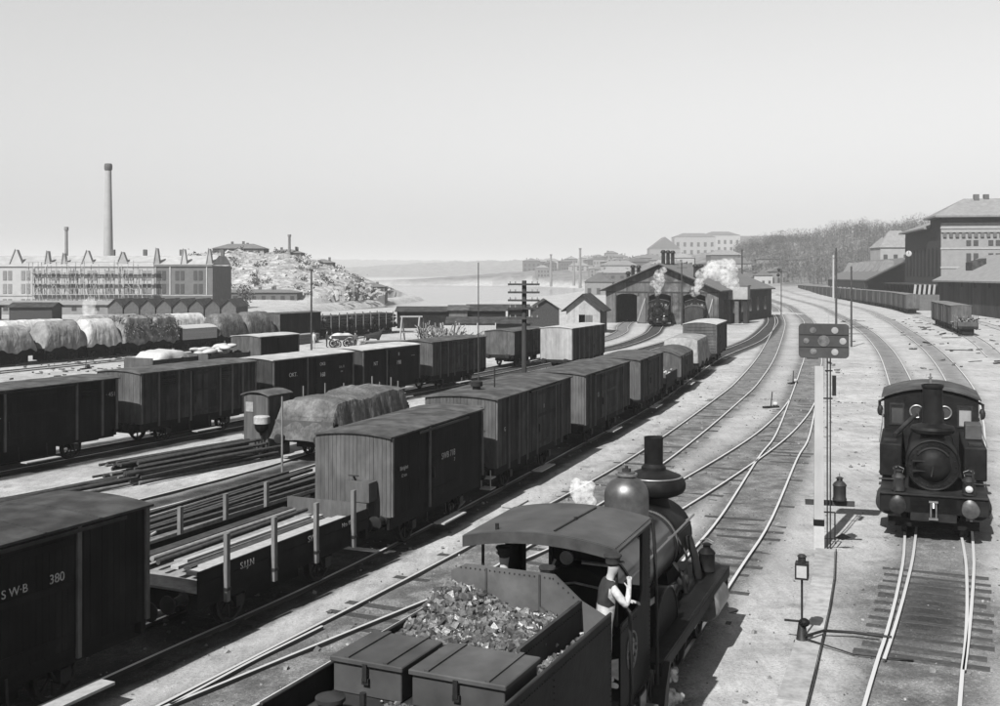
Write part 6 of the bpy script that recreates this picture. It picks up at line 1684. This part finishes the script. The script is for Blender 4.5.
block('small dark house stepping down the rocky hill', -57, 345, 7, 6, 2.0, BRICK, SLATE, 1, 3, rh=1.2)
block('long brick warehouse at the foot of the rocky hill', -68, 282, 30, 8, 3.0, BRICK, SLATE, 1, 12, z0=0.4, rh=0.8)
block('dark brick warehouse on the quay, nearer the hill', -47, 312, 10, 8, 4.0, BRICK, SLATE, 2, 4, z0=0.4, rh=1.2)
block('dark brick warehouse on the quay, nearer the water', -40, 328, 10, 8, 4.0, BRICK, SLATE, 2, 5, z0=0.4, rh=1.2)
r = random.Random(77)
for k in range(46):
    x = r.uniform(25, 120); y_ = r.uniform(480, 1100)
    if poly_dist(np.array([x]), np.array([y_]), SHORE)[0] > -8: 
        x = x*0.3 + 70; 
        if poly_dist(np.array([x]), np.array([y_]), SHORE)[0] > -8: continue
    block('hazy house in the town on the far shore', x, y_, r.uniform(9,20), r.uniform(8,11), r.uniform(5,10), r.choice([BRICKPALE,BRICKMID,BRICK]), r.choice([SLATE,SLATEPALE]), 2, 4, r.choice(['hip','gable']), r.uniform(-.3,.3), group='houses on the far shore')
block('big gabled hall with pale front on the shore left of the shed', 36, 395, 10, 18, 5.0, BRICKMID, SLATE, 1, 3, 'gable', -0.15, z0=0.5, rh=3.4)
fcx = [(46,620,22),(33,700,20),(52,760,16)]
for k, (x, y_, h_) in enumerate(fcx):
    f4 = thing('factory_chimney', ['thin far chimney above the hazy town, tallest', 'thin far chimney above the hazy town, left of the tallest', 'thin far chimney above the hazy town, faintest'][k], 'chimney', (x,y_,0), 0, 'far chimneys')
    MB().lathe([(0.9,0),(0.6,h_),(0.8,h_+0.2),(0.8,h_+1)], (0,0,0), (0,0,1), 12).build('shaft', BRICKMID, f4, smooth=40)
# town on the ridge right of the shed
for k, (px_, w_, h_, d, lab) in enumerate(((665,36,20,1280,'steep gabled hazy church like block on the ridge'), (695,50,30,1320,'pale many windowed block on the ridge'), (722,46,28,1360,'second pale block on the ridge beside the many windowed one'), (748,58,24,1400,'long dull block on the ridge above the woods'), (780,66,24,1440,'long dull block at the right end of the ridge town'))):
    block(lab, (px_-500)/1080*d, d, w_, 24, h_, BRICKPALE if k in (1,2) else BRICKMID, SLATE, 3 if k else 2, 6, 'gable' if k == 0 else 'hip', rh=14 if k == 0 else 5)
for k in range(14):
    d = r.uniform(420, 560); px_ = r.uniform(690, 800)
    block('small hazy house below the wooded slope', (px_-500)/1080*d, d, r.uniform(7,14), 7, r.uniform(3.5,6), r.choice([BRICKPALE,BRICKMID]), SLATE, 1, 3, 'gable', r.uniform(-.3,.3), group='small houses below the woods', rh=2)
lowshed('long pale low shed across the far end of the yard', 60, 110, 420, 8, 3.0, 4.0, BRICKMID, SLATEPALE)

# ------------------------------------------------------------------ station side
sn = thing('station_building', 'big banded brick station with dark clock face wing', 'station', (98, 240, 0), math.radians(-11.3))
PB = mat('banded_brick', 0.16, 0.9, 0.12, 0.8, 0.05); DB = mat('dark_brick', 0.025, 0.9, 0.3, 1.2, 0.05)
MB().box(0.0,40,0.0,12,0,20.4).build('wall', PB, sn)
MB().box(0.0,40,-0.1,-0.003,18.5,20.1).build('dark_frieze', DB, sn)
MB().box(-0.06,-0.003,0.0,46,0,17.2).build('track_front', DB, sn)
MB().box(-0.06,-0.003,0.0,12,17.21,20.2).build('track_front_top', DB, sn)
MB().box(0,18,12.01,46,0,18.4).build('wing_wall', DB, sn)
for z in (4.5,9.0,13.2,17.8): MB().box(-0.14,40,-0.14,-0.003,z,z+0.35).build('string_course', BRICKPALE, sn)
for k in range(30):
    MB().box(0.4+k*1.3,1.1+k*1.3,-0.35,-0.003,15.9,16.9).build('corbel', DB if k % 1 else BRICK, sn)
MB().box(0,40,-0.3,-0.003,16.95,17.25).build('frieze', BRICKPALE, sn)
for k in range(8):
    for dx in (-0.75,0.75):
        for z in (7.0,11.2,14.6): 
            o = win(sn, 6.5+k*4.6+dx, z, 1.0, 2.2 if z < 14 else 1.2, -0.08, GLASSDARK)
for k in range(9):
    MB().box(-0.12,-0.065,3+k*4.8,5.2+k*4.8,7.2,12.6).build('track_window', INSIDEBLACK, sn)
    MB().prism([(3+k*4.8,12.61),(5.2+k*4.8,12.61),(4.9+k*4.8,13.5),(4.1+k*4.8,13.9),(3.3+k*4.8,13.5)], -0.12,-0.065,'x').build('arch_head', INSIDEBLACK, sn)
MB().add([(-1.4,-1.2,20.7),(41,-1.2,20.7),(41,13.2,20.7),(-1.4,13.2,20.7),(6,6,24.8),(35,6,24.8),(-1.4,-1.2,20.3),(41,-1.2,20.3),(41,13.2,20.3),(-1.4,13.2,20.3)], [(0,1,5,4),(1,2,5),(2,3,4,5),(3,0,4),(0,6,7,1),(1,7,8,2),(2,8,9,3),(3,9,6,0),(9,8,7,6)]).build('roof', SLATEPALE, sn)
MB().add([(-1.5,12.1,18.6),(19,12.1,18.6),(19,47.2,18.6),(-1.5,47.2,18.6),(8.4,22,22.6),(9.2,37,22.6),(-1.5,12.1,18.2),(19,12.1,18.2),(19,47.2,18.2),(-1.5,47.2,18.2)], [(0,1,4),(1,2,5,4),(2,3,5),(3,0,4,5),(0,6,7,1),(1,7,8,2),(2,8,9,3),(3,9,6,0),(9,8,7,6)]).build('wing_roof', SLATEPALE, sn)
for x_, y_ in ((8,5),(10.2,5.5),(15,6),(19,5.5)): MB().box(x_,x_+1.1,y_,y_+1.1,22.5,25.7).build('chimney_stack', BRICK, sn)
ck = MB().lathe([(0.68,-0.12),(0.72,-0.1),(0.72,0.1),(0.66,0.13),(0.001,0.14)], (-1.3,33.0,12.9), (-0.35,-1,0), 28, False).build('clock', mat('clock_face', 0.26, 0.5, 0.05, 3), sn, smooth=40)
MB().beam((-1.36,32.82,12.9),(-1.36,32.82,13.5),0.1,0.04,(0,1,0)).beam((-1.36,32.82,12.9),(-1.0,32.95,12.7),0.1,0.04,(0,1,0)).build('clock_hands', IRON, ck)
MB().beam((-0.06,33.1,12.9),(-0.6,33.05,12.9),0.15,0.15).build('clock_bracket', IRON2, ck)
MB().box(-6,-0.2,0,46,5.2,5.5).build('platform_roof', ROOFDARK, sn)
for k in range(7): MB().cyl((-5.5,1+k*7,0),(-5.5,1+k*7,5.2),0.15,n=8).build('platform_column', IRON2, sn)

cp = thing('train_shed', 'long sloping train shed roof with vents beside the station row', 'train shed', (98.8,290,0), math.radians(-9.6))
MB().add([(-0.5,0,6.2),(11.5,0,12.3),(11.5,78,12.3),(-0.5,78,6.2),(-0.5,0,5.9),(11.5,0,12.0),(11.5,78,12.0),(-0.5,78,5.9)], [(0,1,2,3),(7,6,5,4),(0,4,5,1),(1,5,6,2),(2,6,7,3),(3,7,4,0)]).build('roof', SLATE, cp)
MB().beam((-0.8,-0.3,5.9),(11.6,-0.3,12.2),0.3,0.7,(0,1,0)).build('barge_board', TIMBERDARK, cp)
for k in range(7): MB().prism([(4+0.0,8.4),(7.5,10.2),(7.2,11.4),(5.8,11.6)], 4+k*11, 9+k*11, 'y').build('roof_light', SLATEPALE, cp)
MB().box(11.0,11.5,0,78,0,12).build('back_wall', DB, cp); MB().box(-0.4,-0.1,3,78,3.8,5.9).build('valance', DB, cp)
for k in range(9): MB().box(-0.35,0.05,0.5+k*9,0.9+k*9,0,6).build('column', IRON2, cp)
block('white house with pale roof behind the train shed', 138, 372, 14, 10, 17, BRICKPALE, SLATEPALE, 4, 4, z0=0.5, rh=6)

gs = thing('goods_shed', 'long dark goods shed with pale roof at the photo right edge', 'goods shed', (86,188,0), math.radians(-9.2))
mb = MB(); n_ = 46
for k in range(n_): mb.box(-0.08-random.uniform(0,.03),0.0,-14+k*1.15+0.01,-14+(k+1)*1.15-0.01,0,6.3)
mb.build('wall', mat('shed_black', 0.028, 0.85, 0.4, 1, island=0.35, streak=3), gs, kind='stuff')
MB().box(0.01,16,-14,-13.8,0,6.3).box(0.01,16,38.7,38.9,0,6.3).build('end_wall', DB, gs)
MB().add([(-1.3,-15,6.4),(9,-15,11.6),(9,40,11.6),(-1.3,40,6.4),(-1.3,-15,6.1),(9,-15,11.3),(9,40,11.3),(-1.3,40,6.1)], [(0,1,2,3),(7,6,5,4),(0,4,5,1),(1,5,6,2),(2,6,7,3),(3,7,4,0)]).build('roof', SLATEPALE, gs)
for k in range(6): MB().box(-1.0,-0.6,36-k*9,36.4-k*9,5.2,6.0).build('eave_bracket', TIMBERDARK, gs)
MB().prism([(2.6,8.3),(5.2,9.6),(5.2,10.8),(2.6,10.0)], 24, 29, 'y').build('dormer', ROOFDARK, gs)
pk = thing('platform_screen', 'white slatted screens standing on the platform below the clock wing', 'screen', (85.9,225,0), math.radians(-9))
MB().box(0,5.4,0,1.2,0,3.4).build('plinth', BRICK, pk)
for k in range(5): MB().beam((0.5+k*0.95,0.4,3.45),(0.75+k*0.95,0.5,5.5),0.45,0.08,(0,1,0)).build('slat', BRICKPALE, pk)

# ------------------------------------------------------------------ rocks on the hill
rk_ = MB(); r = random.Random(31)
for k in range(1500):
    x = r.uniform(-112,-34); y_ = r.uniform(288, 345)
    z = hill_z(x, y_)
    if z < 0.8: continue
    s_ = min(0.75, 0.13*r.paretovariate(1.5))
    lump(rk_, (x, y_, z-0.25*s_), s_, r)
o = rk_.build('boulders', mat('boulder_rock', 0.19, 0.95, 0.3, 0.6, 0.3, island=0.35)); o['kind'] = 'stuff'
sh_ = MB()
for k in range(60):
    x = r.uniform(-112,-34); y_ = r.uniform(288, 345); z = hill_z(x, y_)
    if z < 0.8: continue
    for q in range(26):
        c_ = Vector((x+r.gauss(0,.7), y_+r.gauss(0,.7), z+abs(r.gauss(0,.6))+0.2)); ax = Vector((r.uniform(-1,1),r.uniform(-1,1),r.uniform(-1,1))).normalized()*0.35; bx = ax.orthogonal().normalized()*0.2
        sh_.add([c_-ax,c_+bx,c_+ax,c_-bx], [(0,1,2,3)])
o = sh_.build('undergrowth', mat('scrub_leaf', 0.04, 0.9, 0.3, 1, island=0.4)); o['kind'] = 'stuff'
# litter of boards and scrap on the open ground toward the station
lt = MB(); r = random.Random(91)
for k in range(170):
    y_ = r.uniform(80, 190); x = 0.335*y_ + r.uniform(4.5, 22)*(1 if r.random() < 0.75 else -0.2)
    a = r.gauss(0.3, 0.6); L_ = min(2.6, 0.25*r.paretovariate(1.1)); 
    lt.beam((x,y_,0.05), (x+L_*math.cos(a),y_+L_*math.sin(a),0.05+r.uniform(0,.06)), r.uniform(.06,.3), r.uniform(.04,.14))
for k in range(300):
    y_ = r.uniform(50, 110); x = -0.38*y_ + r.gauss(0, 3.5)
    lt.beam((x,y_,0.04), (x+r.uniform(-.5,.5),y_+r.uniform(-.5,.5),0.06), r.uniform(.05,.2), r.uniform(.04,.12))
o = lt.build('debris', mat('litter', 0.06, 0.9, 0.6, 3, island=0.8)); o['kind'] = 'stuff'
# ------------------------------------------------------------------ woods
wd_ = MB(); r = random.Random(21)
def bare_tree(mb, x, y_, h_):
    z = hill_z(x, y_)-0.3
    mb.tube([(x,y_,z),(x+r.uniform(-.2,.2),y_,z+h_*0.55)], [0.16,0.07], 4)
    for k in range(34):
        a = r.uniform(0,6.28); rr = h_*0.3*r.random()**0.5; zz = z+h_*r.uniform(0.3,1.0); q = (1.1-abs((zz-z)/h_-0.65)*1.6)
        cx_, cy_ = x+rr*q*math.cos(a), y_+rr*q*math.sin(a)
        s_ = r.uniform(0.15,0.42)
        ax = Vector((r.uniform(-1,1),r.uniform(-1,1),r.uniform(0.2,1.2))).normalized()*s_*1.5; bx = ax.orthogonal().normalized()*s_*0.3
        c_ = Vector((cx_,cy_,zz)); mb.add([c_-ax, c_+bx, c_+ax, c_-bx], [(0,1,2,3)])
cnt = 0
while cnt < 4200:
    y_ = r.uniform(380, 760); px_ = r.uniform(735, 1010); x = (px_-500)/1080*y_
    z = hill_z(x, y_)
    if z < 4: continue
    bare_tree(wd_, x, y_, r.uniform(5,9)); cnt += 1
o = wd_.build('woods', mat('bare_woods', 0.05, 0.95, 0.35, 0.03, island=0.3)); o['kind'] = 'stuff'
for k, (x, y_, h_) in enumerate(((-50.5,214,6.0),(63,330,6.0),(66,345,5.0),(70,352,6.0))):
    t = thing('bare_tree', ['dark rounded tree at the right end of the factory','bare tree before the long low shed, nearest','bare tree before the long low shed, middle','bare tree before the long low shed, farthest'][k], 'tree', (x,y_,0), 0, 'lone trees')
    MB().tube([(0,0,-0.2),(0.1,0,h_*0.3),(0,0.1,h_*0.6)], [0.22,0.14,0.06], 7).build('trunk', TIMBERDARK, t)
    cb = MB()
    for q in range(420):
        d = Vector((r.gauss(0,1),r.gauss(0,1),r.gauss(0,1))).normalized()*(r.random()**0.4)
        c_ = Vector((d.x*h_*0.3, d.y*h_*0.3, h_*0.62+d.z*h_*0.36))*1.0
        ax = Vector((r.uniform(-1,1),r.uniform(-1,1),r.uniform(-1,1))).normalized()*0.22; bx = ax.orthogonal().normalized()*0.12
        cb.add([c_-ax,c_+bx,c_+ax,c_-bx], [(0,1,2,3)])
    cb.build('crown', mat('crown%d' % k, 0.06, 0.9, 0.3, 1, island=0.4), t)

# ------------------------------------------------------------------ steam and smoke
def volume_mat(key, dens, g, an=0.0):
    m = bpy.data.materials.new(key); m.use_nodes = True; nt = m.node_tree; nt.nodes.clear()
    o_ = nt.nodes.new('ShaderNodeOutputMaterial'); v_ = nt.nodes.new('ShaderNodeVolumePrincipled')
    v_.inputs['Color'].default_value = (g,g,g,1); v_.inputs['Density'].default_value = dens; v_.inputs['Anisotropy'].default_value = an
    nt.links.new(v_.outputs[0], o_.inputs['Volume']); return m
def plume(label, pts, seed, dens, n=40):
    """pts: (x, y, z, radius) along the drift of the cloud; one closed lumpy skin filled with vapour"""
    r = random.Random(seed)
    bm_ = bpy.data.metaballs.new('plume'); bm_.resolution = 0.35*min(p[3] for p in pts); bm_.threshold = 0.4
    ob = bpy.data.objects.new('plume', bm_); COL.objects.link(ob)
    for k in range(n):
        t_ = r.random()*(len(pts)-1); i = int(t_); f_ = t_-i
        a, b = pts[i], pts[min(i+1,len(pts)-1)]
        rad = a[3]+(b[3]-a[3])*f_
        e = bm_.elements.new(); e.co = [a[q]+(b[q]-a[q])*f_ + r.gauss(0,.45)*rad for q in range(3)]; e.radius = rad*r.uniform(.7,1.15)
    dg = bpy.context.evaluated_depsgraph_get(); dg.update()
    me = bpy.data.meshes.new_from_object(ob.evaluated_get(dg)); bpy.data.objects.remove(ob)
    vm = volume_mat('vapour', dens, 0.98)
    nt = vm.node_tree; tc = nt.nodes.new('ShaderNodeTexCoord'); nz = nt.nodes.new('ShaderNodeTexNoise'); mr = nt.nodes.new('ShaderNodeMapRange')
    nz.inputs['Scale'].default_value = 0.9/min(p[3] for p in pts); nz.inputs['Detail'].default_value = 6; nz.inputs['Roughness'].default_value = 0.62
    for k_, v_ in (('From Min',0.42),('From Max',0.75),('To Min',0.0),('To Max',dens*1.3)): mr.inputs[k_].default_value = v_
    nt.links.new(tc.outputs['Object'], nz.inputs['Vector']); nt.links.new(nz.outputs['Fac'], mr.inputs['Value'])
    nt.links.new(mr.outputs[0], [n for n in nt.nodes if n.type == 'PRINCIPLED_VOLUME'][0].inputs['Density'])
    me.materials.append(vm)
    o = bpy.data.objects.new('smoke', me); COL.objects.link(o); o['kind'] = 'stuff'; o['label'] = label
    return o
p_, d_ = TR['U'].at(TR['U'].s_of_y(157.3)); plume('thin white steam above the middle shed locomotive', [(p_.x,p_.y,4.6,0.35),(p_.x+0.2,p_.y,6.3,0.75),(p_.x+0.6,p_.y+0.5,8.2,0.6)], 1, 1.1)
p_, d_ = TR['V'].at(TR['V'].s_of_y(156.6)); plume('white smoke drifting over the engine shed eave', [(p_.x,p_.y,4.6,0.5),(p_.x+0.7,p_.y-0.6,7.0,0.9),(p_.x+2.0,p_.y-0.6,8.4,1.1),(p_.x+4.0,p_.y-0.4,8.0,1.2),(p_.x+5.6,p_.y,6.6,1.0)], 2, 1.2, 70)
def lp(x,y,z): 
    q = on_loco(x,y,z); return q
a = lp(-5.75,0.12,3.42); b = lp(-5.85,0.2,3.72); plume('white puff from the safety valve behind the cab roof', [(*a,0.07),(*b,0.16),(*lp(-5.75,0.3,3.8),0.15)], 3, 12, 26)
a = lp(-5.9,-1.25,0.75); b = lp(-6.1,-1.35,0.45); plume('white steam leaking below the running board', [(*a,0.09),(*b,0.13),(*lp(-5.6,-1.3,1.0),0.08)], 4, 12, 22)
plume('small white puff among the far left wagons', [(-60,158,0.5,0.8),(-60.2,158,2.2,1.0),(-60,158,3.6,0.8)], 5, 0.5)

# ------------------------------------------------------------------ haze over the whole place
hz = MB().box(-3700,3700,-60,5700,-6.0,95.0).build('haze', None); hz['kind'] = 'stuff'
hm = volume_mat('haze_air', 0.00027, 0.64, 0.0)
hz.data.materials.clear(); hz.data.materials.append(hm)
